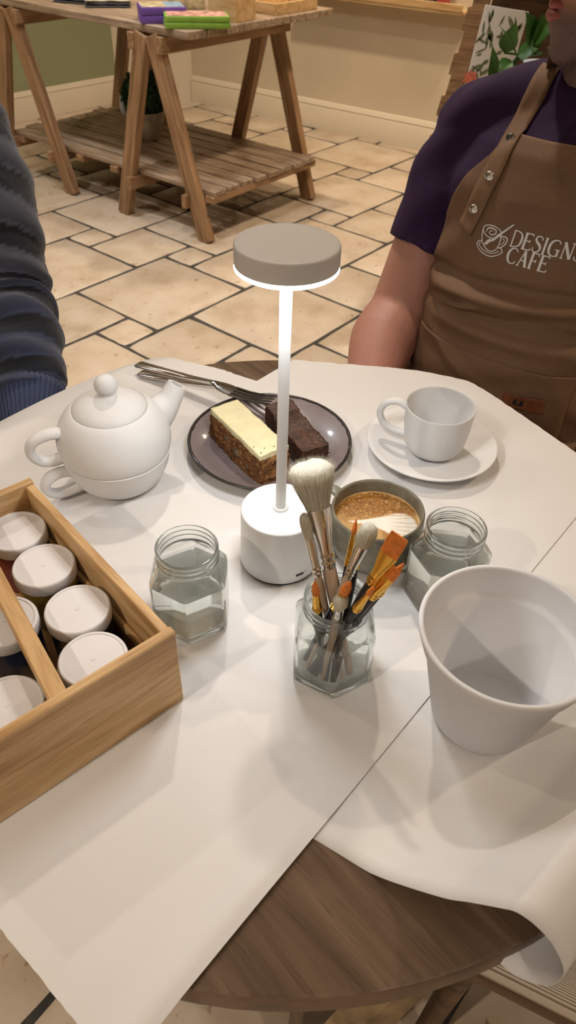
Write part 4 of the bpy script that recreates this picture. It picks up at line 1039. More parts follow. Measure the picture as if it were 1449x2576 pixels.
# floral board leaning on it
def board_local(px, py, Yb): return aty(px, py, Yb)
YB = 2.95
c0, c1, c2 = aty(1222, 12, YB), aty(1332, 30, YB), aty(1165, 250, YB)
ax = (c1 - c0); wB = ax.length * 1.0; ax.normalize(); dn = (c2 - c0); hB = 0.42; dn.normalize(); nB = ax.cross(dn).normalized(); nB = -nB if nB.y > 0 else nB
t = D.objects.new('floral_board', None); rm = Matrix((ax, dn, ax.cross(dn))).transposed(); t.location = c0; t.rotation_euler = rm.to_euler()
link(t, None, 'white board printed with green leaves and coral flowers behind man', 'board')
sgn = 1 if (ax.cross(dn)).dot(nB) > 0 else -1
M['boardwhite'] = plain('boardwhite', (0.72, 0.68, 0.62), 0.5)
v, f = box(wB, hB, 0.008, 0.003, cx=wB / 2, cy=hB / 2, cz=-sgn * 0.005, segs=2); mk('board_panel', v, f, M['boardwhite'], t, 30)
rb = random.Random(11)
def leaf2d(cx, cy, a, l, w_, z):
    pts = [(-l / 2, 0), (-l * .2, w_ * .42), (l * .12, w_ * .5), (l / 2, 0), (l * .12, -w_ * .5), (-l * .2, -w_ * .42)]
    return [(cx + x * math.cos(a) - y * math.sin(a), cy + x * math.sin(a) + y * math.cos(a), z) for x, y in pts], [tuple(range(6))] if sgn > 0 else [tuple(reversed(range(6)))]
M['leafprint'] = plain('leafprint', (0.17, 0.19, 0.10), 0.6, noise_amt=0.4, noise_scale=40); M['coral'] = plain('coral', (0.72, 0.20, 0.12), 0.6, noise_amt=0.4, noise_scale=60)
ps = []
for _ in range(85):
    ps.append(leaf2d(rb.uniform(0.01, wB - 0.01), rb.uniform(0.012, hB - 0.02), rb.gauss(PI / 2, .7), rb.uniform(0.018, 0.05), rb.uniform(0.005, 0.014), sgn * 0.0006))
v, f = join(*ps); mk('leaf_print', v, f, M['leafprint'], t, 0)
ps = []
for (fx, fy) in ((0.012, 0.215), (0.03, 0.27), (0.05, 0.30), (0.015, 0.33), (0.07, 0.26), (0.10, 0.33)):
    for k in range(7): a = k * 2 * PI / 7; ps.append(leaf2d(fx + 0.014 * math.cos(a), fy + 0.014 * math.sin(a), a, 0.028, 0.017, sgn * (0.0008 + 0.0001 * k)))
v, f = join(*ps); mk('flower_print', v, f, M['coral'], t, 0)
# big-leaved house plant in front of it
M['leafgreen'] = plain('leafgreen', (0.045, 0.135, 0.022), 0.4, noise_amt=0.35, noise_scale=12)
M['bluepot'] = plain('bluepot', (0.45, 0.48, 0.56), 0.5)
def big_leaf(base, tip, width, droop, par):
    base = Vector(base); tip = Vector(tip); d = tip - base; L = d.length; d.normalize()
    s = d.cross(Vector((0, -0.75, 0.65))).normalized(); up = s.cross(d); V, Fc = [], []; n = 9
    for i in range(n + 1):
        q = i / n; w_ = width * math.sin(PI * min(1, q * 1.02) ** 0.75) * (1 - 0.25 * q); c = base + d * (L * q) + up * (droop * math.sin(PI * q))
        for j in (-1, -.5, 0, .5, 1): V.append(tuple(c + s * (w_ * j / 2) + up * (-0.12 * w_ * (1 - abs(j)))))
    for i in range(n):
        for j in range(4): Fc.append((i * 5 + j, i * 5 + j + 1, (i + 1) * 5 + j + 1, (i + 1) * 5 + j))
    return mk('leaf', V, Fc, M['leafgreen'], par, 180)
YP = 2.55
pc = aty(1345, 215, YP)
t = thing('house_plant', 'leafy green house plant in pale pot in front of floral board', 'plant', (pc.x, pc.y, 0))
v, f = lathe([(0, pc.z - 0.02), (0.04, pc.z - 0.02), (0.048, pc.z + 0.055), (0.050, pc.z + 0.062), (0.044, pc.z + 0.062), (0, pc.z + 0.05)], 32); mk('pot', v, f, M['bluepot'], t)
v, f = lathe([(0, 0), (0.15, 0), (0.15, 0.02), (0.03, 0.04), (0.03, pc.z - 0.05), (0.13, pc.z - 0.035), (0.13, pc.z - 0.0205), (0, pc.z - 0.0205)], 32); mk('plant_stand', v, f, M['darkwood'], t)
lo = V3(pc.x, pc.y, 0)
for (b_, q_, w_) in (((1268, 132), (1300, 52), 0.060), ((1300, 140), (1252, 60), 0.01), ((1240, 215), (1238, 110), 0.045), ((1285, 150), (1250, 190), 0.05), ((1300, 140), (1365, 115), 0.055), ((1345, 115), (1322, 28), 0.07), ((1360, 110), (1362, 30), 0.075),
                     ((1300, 160), (1262, 205), 0.06), ((1330, 100), (1395, 60), 0.07), ((1255, 205), (1290, 170), 0.06)):
    A_ = aty(*b_, YP - 0.02); B_ = aty(*q_, YP - 0.05); big_leaf(A_ - lo, B_ - lo, w_, 0.01, t)
for q_ in ((1268, 132), (1240, 215), (1345, 115), (1300, 140), (1255, 205)):
    A_ = aty(*q_, YP - 0.02) - lo; v, f = tube(spline([(0, 0, pc.z + 0.085), (A_.x * 0.5, A_.y * 0.5, max(A_.z, pc.z + 0.1) * 0.98), tuple(A_)], 5), 0.0035, 6); mk('stem', v, f, M['leafgreen'], t)
p = at(1118, 760, 0.0)
t = thing('potted_fern', 'small green fern on the floor behind the man\'s arm', 'plant', (p.x + 0.04, p.y + 0.08, 0))
v, f = lathe([(0, 0), (0.05, 0), (0.065, 0.09), (0.07, 0.10), (0.06, 0.1), (0, 0.085)], 24); mk('pot', v, f, M['stonepot'], t)
for k in range(16):
    a = k * 2.4; r = 0.12 + 0.05 * math.sin(k * 1.7); big_leaf((0.01 * math.cos(a), 0.01 * math.sin(a), 0.09), (r * math.cos(a), r * math.sin(a), 0.16 + 0.06 * math.cos(k * 2.1)), 0.045, 0.03, t)

# ================================================================== PEOPLE
def rings_z(rows, seg=36, power=2.3):
    """stack of super-ellipse sections (z, cx, cy, rx, ry)"""
    rr = []
    for z, cx, cy, rx, ry in rows:
        g = []
        for k in range(seg):
            a = 2 * PI * k / seg; c, s = math.cos(a), math.sin(a)
            g.append((cx + rx * math.copysign(abs(c) ** (2 / power), c), cy + ry * math.copysign(abs(s) ** (2 / power), s), z))
        rr.append(g)
    return loft(rr)
def smooth_rows(rows, n=5):
    a = np.array(rows, float); t = np.arange(len(a)); tt = np.linspace(0, len(a) - 1, (len(a) - 1) * n + 1)
    return [tuple(np.interp(x, t, a[:, c]) for c in range(a.shape[1])) for x in tt]
def limb(pts, rad, n=6, seg=20):
    P = spline(pts, n); m = len(P); xs = np.linspace(0, 1, len(rad))
    return tube(P, [float(np.interp(i / (m - 1), xs, rad)) for i in range(m)], seg)
def hand_parts(wrist, fwd, side, up, sc=1.0):
    """palm with five curled fingers; side points to the thumb"""
    w_, f_, s_, u_ = Vector(wrist), Vector(fwd).normalized(), Vector(side).normalized(), Vector(up).normalized(); out = []
    rows = []
    for q, hw, th in ((0.0, .026, .019), (.03, .034, .017), (.06, .041, .015), (.085, .042, .012), (.095, .038, .010)):
        c = w_ + f_ * q * sc; rows.append([c + s_ * (hw * sc * math.cos(2 * PI * k / 16)) + u_ * (th * sc * math.sin(2 * PI * k / 16)) for k in range(16)])
    out.append(loft(rows))
    for k, (off, ln) in enumerate(((0.031, 0.072), (0.011, 0.08), (-0.010, 0.074), (-0.029, 0.058))):
        b = w_ + f_ * 0.082 * sc + s_ * off * sc; d1 = (f_ + s_ * off * 1.2 - u_ * .12).normalized(); d2 = (f_ * .85 - u_ * .55).normalized(); d3 = (f_ * .5 - u_ * .85).normalized()
        p1 = b + d1 * ln * .45 * sc; p2 = p1 + d2 * ln * .32 * sc; p3 = p2 + d3 * ln * .23 * sc
        out.append(limb([b, p1, p2, p3], [.0098 * sc, .009 * sc, .008 * sc, .0065 * sc], 4, 12))
    b = w_ + f_ * .022 * sc + s_ * .026 * sc; p1 = b + (s_ * .75 + f_ * .6 - u_ * .2).normalized() * .045 * sc; p2 = p1 + (f_ * .9 + s_ * .2 - u_ * .25).normalized() * .032 * sc
    out.append(limb([b, p1, p2], [.013 * sc, .0105 * sc, .008 * sc], 5, 12))
    return out
def head_parts(Hm):
    """head facing -Y about the skull centre, then placed by Hm"""
    ps = [ellipsoid((0, .012, .035), (.074, .095, .092), 28, 18), ellipsoid((0, -.022, -.045), (.060, .070, .066), 24, 16), ellipsoid((0, -.062, -.088), (.030, .026, .022), 18, 12),
          ellipsoid((0, -.062, .0), (.052, .030, .045), 18, 12), ellipsoid((0, -.076, -.055), (.032, .018, .026), 18, 12),
          tube([(0, -.088, .028), (0, -.100, .005), (0, -.112, -.014), (0, -.100, -.022)], [.009, .011, .013, .009], 12),
          ellipsoid((.013, -.098, -.018), (.009, .011, .008), 10, 8), ellipsoid((-.013, -.098, -.018), (.009, .011, .008), 10, 8),
          ellipsoid((.03, -.080, .036), (.024, .012, .008), 12, 8), ellipsoid((-.03, -.080, .036), (.024, .012, .008), 12, 8)]
    for s in (-1, 1): ps.append(ellipsoid((s * .076, .012, -.002), (.010, .020, .032), 12, 10))
    return [xf(p, Hm) for p in ps]
def recolor(me, fn):
    a = me.color_attributes.new('Col', 'FLOAT_COLOR', 'POINT'); n = len(me.vertices)
    co = np.empty(n * 3, dtype=np.float32); me.vertices.foreach_get('co', co); co = co.reshape(-1, 3)
    c = np.ones((n, 4), dtype=np.float32); c[:, :3] = fn(co); a.data.foreach_set('color', c.ravel())
def bvh_of(me):
    return BVHTree.FromPolygons([v.co.copy() for v in me.vertices], [tuple(p.vertices) for p in me.polygons])
M['skin'] = vcol('skin', 0.5, bump=0.12, bump_scale=350)
M['shirt'] = plain('shirt', (0.026, 0.0045, 0.046), 0.85, noise_amt=0.12, noise_scale=200, bump=0.15, bump_scale=500)
M['apron'] = plain('apron', (0.205, 0.112, 0.060), 0.72, noise_amt=0.05, noise_scale=120, bump=0.12, bump_scale=900)
M['strap'] = plain('strap', (0.24, 0.135, 0.072), 0.7, noise_amt=0.06, noise_scale=120, bump=0.1, bump_scale=900)
M['leather'] = plain('leather', (0.21, 0.065, 0.022), 0.45, noise_amt=0.2, noise_scale=90)
M['logo'] = plain('logo', (0.88, 0.86, 0.85), 0.5)
M['denim'] = plain('denim', (0.02, 0.022, 0.03), 0.85)
M['lips'] = plain('lips', (0.45, 0.13, 0.12), 0.38)
M['beardhair'] = plain('beardhair', (0.20, 0.165, 0.15), 0.5, noise_amt=0.9, noise_scale=900)
M['hairbrown'] = plain('hairbrown', (0.05, 0.032, 0.02), 0.6)
M['eye'] = plain('eye', (0.7, 0.68, 0.65), 0.2)
SK = np.array((0.55, 0.275, 0.20))

def legs_parts(kx=0.12, knee_y=-0.40, hip_z=0.50):
    out = [rings_z(smooth_rows([(0.42, 0, 0.03, .15, .12), (0.46, 0, .02, .185, .15), (0.55, 0, .02, .185, .145), (0.62, 0, .01, .17, .13)], 3))]
    for s in (-1, 1):
        out.append(limb([(s * .095, 0.0, hip_z), (s * (kx - .01), knee_y * .5, hip_z + .01), (s * kx, knee_y, hip_z)], [.088, .080, .064]))
        out.append(limb([(s * kx, knee_y, hip_z), (s * kx, knee_y - .01, hip_z * .55), (s * kx, knee_y + .03, 0.09)], [.064, .058, .048]))
    return out
def shoes(par, kx, knee_y):
    for s in (-1, 1):
        v, f = rings_z(smooth_rows([(0.0, s * kx, knee_y - .03, .046, .13), (0.02, s * kx, knee_y - .03, .048, .133), (0.05, s * kx, knee_y - .02, .044, .115), (0.085, s * kx, knee_y + .025, .040, .06), (0.10, s * kx, knee_y + .03, .038, .05)], 4))
        mk('shoe', v, f, M['black'], par, 60)

# ------------------------------------------------------------------ man in apron
MO = (0.416, 1.188, 0.0); MR = R_(-36.87)
man = thing('person', 'seated person in purple T-shirt and brown cafe apron, arms lowered', 'person', MO, MR)
torso_rows = [(0.46, 0, .02, .175, .135), (0.56, 0, .0, .185, .150), (0.68, 0, -.012, .187, .152), (0.80, 0, -.006, .180, .142), (0.90, 0, -.002, .182, .134), (0.98, 0, .004, .186, .126), (1.035, 0, .012, .170, .108), (1.07, 0, .02, .125, .085), (1.095, 0, .022, .082, .070), (1.115, 0, .02, .066, .062)]
arms = {}
for s, elb, wri in ((-1, (-0.212, -0.085, 0.712), (-0.150, -0.30, 0.635)), (1, (0.262, 0.03, 0.70), (0.205, -0.19, 0.565))):
    arms[s] = ((s * .187, .012, 1.025), elb, wri)
sh_parts = [rings_z(smooth_rows(torso_rows, 4))]
for s in (-1, 1):
    S_, E_, W_ = (Vector(q) for q in arms[s]); hem = S_ + (E_ - S_) * 0.585
    sh_parts.append(limb([(s * .028, .02, 1.085), (s * .09, .012, 1.072), (s * .145, .010, 1.050), (s * .19, .012, 1.025)], [.058, .060, .062, .058], 5, 24))
    sh_parts.append(ellipsoid(S_ + Vector((-s * .01, 0, 0)), (.066, .062, .060), 20, 14))
    sh_parts.append(limb([S_ + Vector((-s * .05, 0, .0)), S_ + (E_ - S_) * .2, S_ + (E_ - S_) * .4, hem], [.068, .067, .067, .0695], 5, 24))
shirt_me = fuse(sh_parts, 0.0055, 5)
SHN = [v_.normal.copy() for v_ in shirt_me.vertices]
for v_ in shirt_me.vertices:      # soft folds around armpit and sleeve
    c = v_.co; k = math.exp(-((abs(c.x) - 0.16) / .07) ** 2) * (1 if c.z > .8 else .3)
    d = 0.004 * math.sin(70 * (c.z + 0.9 * abs(c.x)) + 4 * nz(c, 6)) * k + 0.003 * nz(c, 14)
    v_.co += SHN[v_.index] * d
shirt_me.update(); BV_S = bvh_of(shirt_me)
mko('t_shirt', shirt_me, M['shirt'], man, 180, label='dark purple T-shirt')
Hm = Matrix.Translation((0.010, -0.005, 1.250)) @ Matrix.Rotation(R_(-55), 4, 'Z') @ Matrix.Rotation(R_(3), 4, 'X')
Hi = Hm.inverted()
bp_ = [rings_z(smooth_rows([(z, cx, cy, rx * .93, ry * .92) for z, cx, cy, rx, ry in torso_rows[:-2]], 3)), limb([(0, .03, 1.03), (0, .022, 1.11), (0.0, .012, 1.19), (0.0, .005, 1.24)], [.075, .060, .056, .058])]
for s in (-1, 1):
    S_, E_, W_ = arms[s]
    bp_.append(limb([S_, (Vector(S_) + Vector(E_)) / 2 + Vector((0, -.005, 0)), E_], [.050, .055, .062], 6, 20))
    E_, W_ = Vector(E_), Vector(W_)
    bp_.append(limb([E_ + Vector((0, .012, .01)), E_ + (W_ - E_) * .3 + Vector((s * .012, 0, .008)), E_ + (W_ - E_) * .7, W_], [.060, .061, .046, .031], 6, 20))
    bp_ += hand_parts(W_, (-s * .35, -1, -.25), (-s, -.2, 0), (0, -.2, 1))
bp_ += head_parts(Hm)
body_me = fuse(bp_, 0.0048, 6)
HiN = np.array(Hi)
def man_col(co):
    n = len(co); h = (np.c_[co, np.ones(n)] @ HiN.T)[:, :3]; c = np.tile(SK, (n, 1))
    nzv = np.array([noise.noise(Vector(p) * 30) for p in co]); c *= (1 + 0.10 * nzv)[:, None]
    red = np.clip((0.80 - co[:, 2]) / 0.15, 0, 1) * (np.abs(co[:, 0]) > .12); c = c * (1 - red[:, None] * np.array([-.02, .12, .10]))
    jaw = np.clip((-0.030 - h[:, 2]) / 0.02, 0, 1) * np.clip((0.03 - h[:, 1]) / 0.03, 0, 1) * (h[:, 2] > -.15)
    c = c + (np.array((0.17, 0.115, 0.115)) - c) * (0.85 * jaw)[:, None]
    return c
recolor(body_me, man_col); BV_B = bvh_of(body_me)
mko('body', body_me, M['skin'], man, 180)
def lip(z, r, name):
    v, f = tube(spline([(-.027, -.078, z - .001), (-.014, -.0885, z + .001), (0, -.0915, z), (.014, -.0885, z + .001), (.027, -.078, z - .001)], 5), [(0.0015 + (r - .0015) * math.sin(PI * i / 20)) for i in range(21)], 12)
    mk(name, *xf((v, f), Hm), M['lips'], man, 180)
lip(-.0495, .0080, 'lower_lip'); lip(-.0375, .0062, 'upper_lip')
v, f = tube(spline([(-.024, -.083, -.0425), (0, -.0935, -.0420), (.024, -.083, -.0425)], 5), .0016, 8); mk('mouth_line', *xf((v, f), Hm), plain('mouthdark', (.06, .015, .015), .5), man)
for s in (-1, 1):
    mk('eye', *xf(ellipsoid((s * .030, -.079, .022), (.0125, .0115, .0105), 16, 12), Hm), M['eye'], man); mk('iris', *xf(ellipsoid((s * .030, -.0885, .022), (.0052, .003, .0052), 12, 8), Hm), M['hairbrown'], man)
hp_ = [xf(ellipsoid((0, .028, .058), (.079, .094, .083), 28, 18), Hm)]
v, f = hp_[0]; v = [tuple(Vector(p) + Vector((.004 * nz(p, 60), .004 * nz(p, 61), .004 * nz(p, 62)))) for p in v]; mk('hair', v, f, M['hairbrown'], man, 180)
rb = random.Random(5); SV, SF = [], []
tries = 0
while len(SF) < 5200 and tries < 40000:
    tries += 1
    o_ = Vector((rb.uniform(-.09, .09), rb.uniform(-.05, .04), rb.uniform(-.15, -.045))); dr = Vector((o_.x, o_.y - .02, (o_.z + .06) * .6)).normalized()
    hit = BV_B.ray_cast(Hm @ (Vector((0, .01, -.06)) + dr * .25), (Hm.to_3x3() @ -dr))
    if hit[0] is None: continue
    hl = Hi @ hit[0]
    if not (-.125 < hl.z < -.058 or (abs(hl.x) > .032 and -.125 < hl.z < -.02)) or hl.y > .03: continue
    n = hit[1]; g = (n + (Hm.to_3x3() @ Vector((rb.gauss(0, .3), rb.gauss(0, .3), -1.0))) * .8).normalized(); s_ = n.cross(g).normalized() * .00022
    L_ = rb.uniform(.0025, .0055); k = len(SV); SV += [tuple(hit[0] - s_), tuple(hit[0] + s_), tuple(hit[0] + g * L_)]; SF.append((k, k + 1, k + 2))
mk('beard', SV, SF, M['beardhair'], man, 0, kind='stuff', label='short greying beard')
trouser_me = fuse(legs_parts(), 0.009, 4); mko('trousers', trouser_me, M['denim'], man, 180); shoes(man, .12, -.40)

# apron: cloth panel cast onto the torso, with waist folds
lap_me_bvh = bvh_of(trouser_me)
Lx = ([0.42, 0.50, 0.60, 0.70, 0.76, 0.80, 0.84, 0.87, 0.893, 0.93, 0.96, 0.996, 1.03, 1.056], [-.205, -.205, -.205, -.200, -.192, -.178, -.158, -.150, -.150, -.146, -.136, -.118, -.088, -.060])
def front(x, z):
    h = BV_S.ray_cast(Vector((x, -1, z)), Vector((0, 1, 0)))
    h2 = lap_me_bvh.ray_cast(Vector((x, -1, z)), Vector((0, 1, 0))) if z < .64 else (None,)
    y = h[0].y if h[0] is not None else None
    return y
def fold(x, z):
    d = 0.0
    for (z0, sl, amp, wd, x0, xw) in ((.850, .12, -.013, .012, 0, .3), (.832, .14, .017, .012, 0, .3), (.812, .5, -.012, .007, -.10, .045), (.803, .45, .012, .008, -.09, .05), (.797, .08, -.016, .011, .03, .2), (.781, .02, .008, .014, .02, .25), (.745, -.8, .006, .013, -.07, .07), (.74, .9, -.005, .02, .08, .1), (.70, .5, .006, .022, .02, .2)):
        zz = z0 + sl * 0.55 * (x + .1); d += amp * math.exp(-((z - zz) / wd) ** 2) * math.exp(-((x - x0) / xw) ** 2)
    d += .0035 * nz((x, 0, z), 11) + .0015 * nz((x, 3, z), 28)
    return d
nX, nZ = 110, 150; V, Fc = [], []; ZT = 1.056; ZB_ = 0.62
def apron_y(x, z):
    xc = max(-.165, min(.165, x)); y = front(xc, z)
    if y is None: y = -.05
    if abs(x) > .165: y = y + (abs(x) - .165) * 1.6
    return y - max(.0055, .014 + fold(x, z))
for i in range(nZ + 1):
    z = ZT + (ZB_ - ZT) * i / nZ; xl = interp(*Lx, z); xr = -xl + 0.02
    for j in range(nX + 1):
        x = xl + (xr - xl) * j / nX; V.append((x, apron_y(x, z), z))
for k in range(30):                # skirt continues over the lap
    q = (k + 1) / 30; z = ZB_ - 0.045 * q; yb = -.165 - .30 * q
    for j in range(nX + 1):
        x = -.205 + .43 * j / nX; y0 = apron_y(x, ZB_)
        ll = math.exp(-((abs(x) - .11) / .07) ** 2); V.append((x, y0 + (yb - y0) * min(1, q * 1.0) if q < 1 else yb, ZB_ - 0.03 * q * (1.5 - ll) + .003 * nz((x, q, 0), 10)))
nR = nZ + 31
for i in range(nR - 1):
    for j in range(nX): Fc.append((i * (nX + 1) + j, (i + 1) * (nX + 1) + j, (i + 1) * (nX + 1) + j + 1, i * (nX + 1) + j + 1))
ap = mk('apron', V, Fc, M['apron'], man, 180, label='brown cafe apron with white logo')
BV_A = BVHTree.FromPolygons([Vector(p) for p in V], Fc)
sm = ap.modifiers.new('t', 'SOLIDIFY'); sm.thickness = 0.0016; sm.offset = -1
def afront(x, z, off):
    h = BV_A.ray_cast(Vector((x, -1, z)), Vector((0, 1, 0)))
    if h[0] is None: h = BV_S.ray_cast(Vector((x, -1, z)), Vector((0, 1, 0)))
    y = h[0].y if h[0] is not None else -.1
    return y - off
def ribbon(path, width, off, name, mat, par, thick=.0014, nseg=6):
    """flat strip following (x,z) points laid on the front of the wearer"""
    P = spline([(x, 0, z) for x, z in path], nseg); V, Fc = [], []; m = len(P)
    for i in range(m):
        t_ = (P[min(i + 1, m - 1)] - P[max(i - 1, 0)]).normalized(); s_ = Vector((t_.z, 0, -t_.x))
        for j in range(5):
            q = P[i] + s_ * (width * (j / 4 - .5)); V.append((q.x, afront(q.x, q.z, off), q.z))
    for i in range(m - 1):
        for j in range(4): Fc.append((i * 5 + j, i * 5 + j + 1, (i + 1) * 5 + j + 1, (i + 1) * 5 + j))
    o = mk(name, V, Fc, mat, par, 180); sm = o.modifiers.new('t', 'SOLIDIFY'); sm.thickness = thick; sm.offset = 0; return o
stp = [(-.096, .922), (-.086, .955), (-.0765, 1.003), (-.0735, 1.046), (-.070, 1.075), (-.066, 1.098), (-.064, 1.118), (-.063, 1.132)]
st = ribbon(stp, .030, .0035, 'neck_strap', M['strap'], ap)
up_ = spline([(-.063, afront(-.063, 1.130, .004), 1.130), (-.0635, -.018, 1.143), (-.064, .010, 1.1485), (-.060, .055, 1.144), (-.03, .088, 1.132), (.0, .095, 1.130), (.03, .088, 1.132), (.060, .055, 1.144), (.066, .010, 1.1475), (.07, -.038, 1.132), (.076, afront(.076, 1.098, .004), 1.098), (.082, afront(.082, 1.046, .004), 1.05)], 5)
v, f = tube(up_, [(.0011, .0115)] * len(up_), 8, up=(-1, 0, .3)); mk('strap_loop', v, f, M['strap'], ap, 60)
for (x, z, mt) in ((-.0740, 1.046, 'darksteel'), (-.0770, 1.002, 'steel'), (-.0868, .955, 'steel')):
    v, f = lathe([(0, 0), (.0072, 0), (.0074, .001), (.0066, .0024), (.0045, .0031), (0, .0034)], 24); mk('snap_button', v, f, M[mt], ap, 60, loc=(x, afront(x, z, .0045), z), rot=(R_(90), 0, 0))
# printed logo: strokes traced on the cloth
def lg(p): return (0.000143899 * p[0] + 0.00003512 * p[1] - 0.1433033, 0.000038574 * p[0] - 0.000135939 * p[1] + 0.9416336)
def stroke(pts, w0, w1=None, n=6, straight=False, closed=False):
    P = [Vector((a, b, 0)) for a, b in pts] if straight else spline([(a, b, 0) for a, b in pts], n)
    if straight:
        Q = []
        for a, b in zip(P[:-1], P[1:]): Q += [a + (b - a) * (k / 6) for k in range(6)]
        P = Q + [P[-1]]
    V, Fc = [], []; m = len(P)
    for i in range(m):
        t_ = P[min(i + 1, m - 1)] - P[max(i - 1, 0)]; t_ = t_.normalized() if t_.length > 0 else Vector((1, 0, 0)); s_ = Vector((-t_.y, t_.x, 0)); q = i / (m - 1)
        wd = w0 if w1 is None else (float(np.interp(q, np.linspace(0, 1, len(w1)), w1)))
        for e in (-.5, .5):
            a = P[i] + s_ * wd * e; x, z = lg((a.x, a.y)); V.append((x, afront(x, z, .0011), z))
    for i in range(m - 1): Fc.append((2 * i, 2 * i + 1, 2 * i + 3, 2 * i + 2))
    return V, Fc
bx, by = Vector((565, 148)).normalized(), Vector((43, -150)).normalized()       # baseline and letter-up directions in the drawing
GL = {}      # glyphs in a unit cell: x 0..w, y 0..1 ; strokes (points, widths)
TH, TN = .135, .074
GL['D'] = (.62, [([(.07, 0), (.07, 1)], [TN + .02] * 2, 1), ([(0, 1), (.25, 1), (.52, .85), (.60, .5), (.52, .15), (.25, 0), (0, 0)], [TN, TN, TH * .8, TH * 1.2, TH * .8, TN, TN], 0)])
GL['E'] = (.55, [([(.09, 0), (.09, 1)], [TH * 1.2] * 2, 1), ([(0, 1), (.5, 1), (.5, .88)], [TN] * 3, 1), ([(.1, .53), (.38, .53)], [TN] * 2, 1), ([(.38, .62), (.38, .44)], [TN] * 2, 1), ([(0, 0), (.52, 0), (.54, .14)], [TN] * 3, 1)])
GL['S'] = (.50, [([(.46, .78), (.44, .92), (.28, 1.0), (.10, .92), (.08, .74), (.22, .58), (.38, .44), (.46, .26), (.38, .06), (.20, -.01), (.04, .08), (.02, .24)], [TN, TN, TN, TN + .02, TH, TH * 1.3, TH * 1.3, TH, TN + .02, TN, TN, TN], 0)])
GL['I'] = (.22, [([(.11, 0), (.11, 1)], [TH * 1.1] * 2, 1), ([(.03, 1), (.19, 1)], [TN] * 2, 1), ([(.03, 0), (.19, 0)], [TN] * 2, 1)])
GL['G'] = (.70, [([(.62, .80), (.56, .94), (.38, 1.0), (.14, .86), (.05, .5), (.14, .14), (.38, 0), (.56, .06), (.62, .2)], [TN, TN, TN, TH, TH * 1.3, TH, TN, TN, TN], 0), ([(.60, 0), (.60, .42)], [TH] * 2, 1), ([(.44, .42), (.70, .42)], [TN] * 2, 1)])
GL['N'] = (.66, [([(.09, 0), (.09, 1)], [TN] * 2, 1), ([(.07, 1), (.56, .0)], [TH * 1.3] * 2, 1), ([(.57, 0), (.57, 1)], [TN] * 2, 1), ([(0, 0), (.18, 0)], [TN] * 2, 1), ([(.48, 1), (.66, 1)], [TN] * 2, 1)])
GL['C'] = (.64, [([(.60, .80), (.54, .94), (.36, 1.0), (.14, .86), (.05, .5), (.14, .14), (.36, 0), (.54, .06), (.61, .2)], [TN, TN, TN, TH, TH * 1.3, TH, TN, TN, TN], 0)])
GL['A'] = (.66, [([(.08, 0), (.33, 1)], [TN] * 2, 1), ([(.33, 1), (.57, 0)], [TH * 1.3] * 2, 1), ([(.17, .36), (.48, .36)], [TN] * 2, 1), ([(0, 0), (.16, 0)], [TN] * 2, 1), ([(.48, 0), (.66, 0)], [TN] * 2, 1)])
GL['F'] = (.52, [([(.09, 0), (.09, 1)], [TH * 1.2] * 2, 1), ([(0, 1), (.48, 1), (.48, .86)], [TN] * 3, 1), ([(.1, .52), (.36, .52)], [TN] * 2, 1), ([(.36, .62), (.36, .42)], [TN] * 2, 1), ([(0, 0), (.2, 0)], [TN] * 2, 1)])
def word(txt, ox, oy, H, adv, width=None):
    out = []; x = 0.0
    for ch in txt:
        w_, st_ = GL[ch]
        for pts, wd, straight in st_:
            P = [(ox + bx.x * (x + px_) * H * adv + by.x * py_ * H, oy + bx.y * (x + px_) * H * adv + by.y * py_ * H) for px_, py_ in pts]
            out.append(stroke(P, None, [q * H for q in wd], 6, bool(straight)))
        x += w_ + .10
    return out
ps = word('DESIGNS', 812, 374, 156, 1.06)
mk('printed_word', *join(*ps), M['logo'], ap, 0, label='white lettering DESIGNS')
ps = word('CAFE', 772, 537, 156, 1.03)
mk('printed_word', *join(*ps), M['logo'], ap, 0, label='white lettering CAFE')
w_ = 11
ps = [stroke([(519, 215), (530, 178), (580, 166), (650, 180), (705, 215), (725, 255), (700, 285)], w_), stroke([(519, 215), (530, 245), (575, 280), (640, 295), (690, 290)], w_), stroke([(515, 205), (505, 290), (525, 360), (570, 410), (625, 428), (670, 410), (705, 350), (722, 280)], w_),
      stroke([(715, 280), (760, 285), (785, 310), (765, 360), (720, 390), (690, 395)], w_ + 2), stroke([(735, 305), (755, 315), (745, 345), (715, 365)], w_ - 3),
      stroke([(505, 322), (465, 330), (448, 358), (470, 405), (530, 450), (610, 478), (680, 470), (735, 440), (725, 405), (705, 390)], w_), stroke([(500, 345), (475, 350), (480, 375), (530, 418), (600, 445), (660, 445), (705, 425)], w_ - 2),
      stroke([(555, 240), (570, 200), (620, 195), (665, 220), (660, 250), (620, 262), (590, 240), (610, 222), (635, 232)], None, [4, 14, 14, 14, 13, 12, 10, 8, 4]),
      stroke([(845, 168), (760, 225), (690, 270), (640, 310), (600, 325)], None, [12, 20, 24, 26, 14]), stroke([(610, 305), (585, 325), (560, 345), (535, 362)], None, [16, 34, 36, 8])]
mk('printed_emblem', *join(*ps), M['logo'], ap, 0, label='white cup and paintbrush emblem')
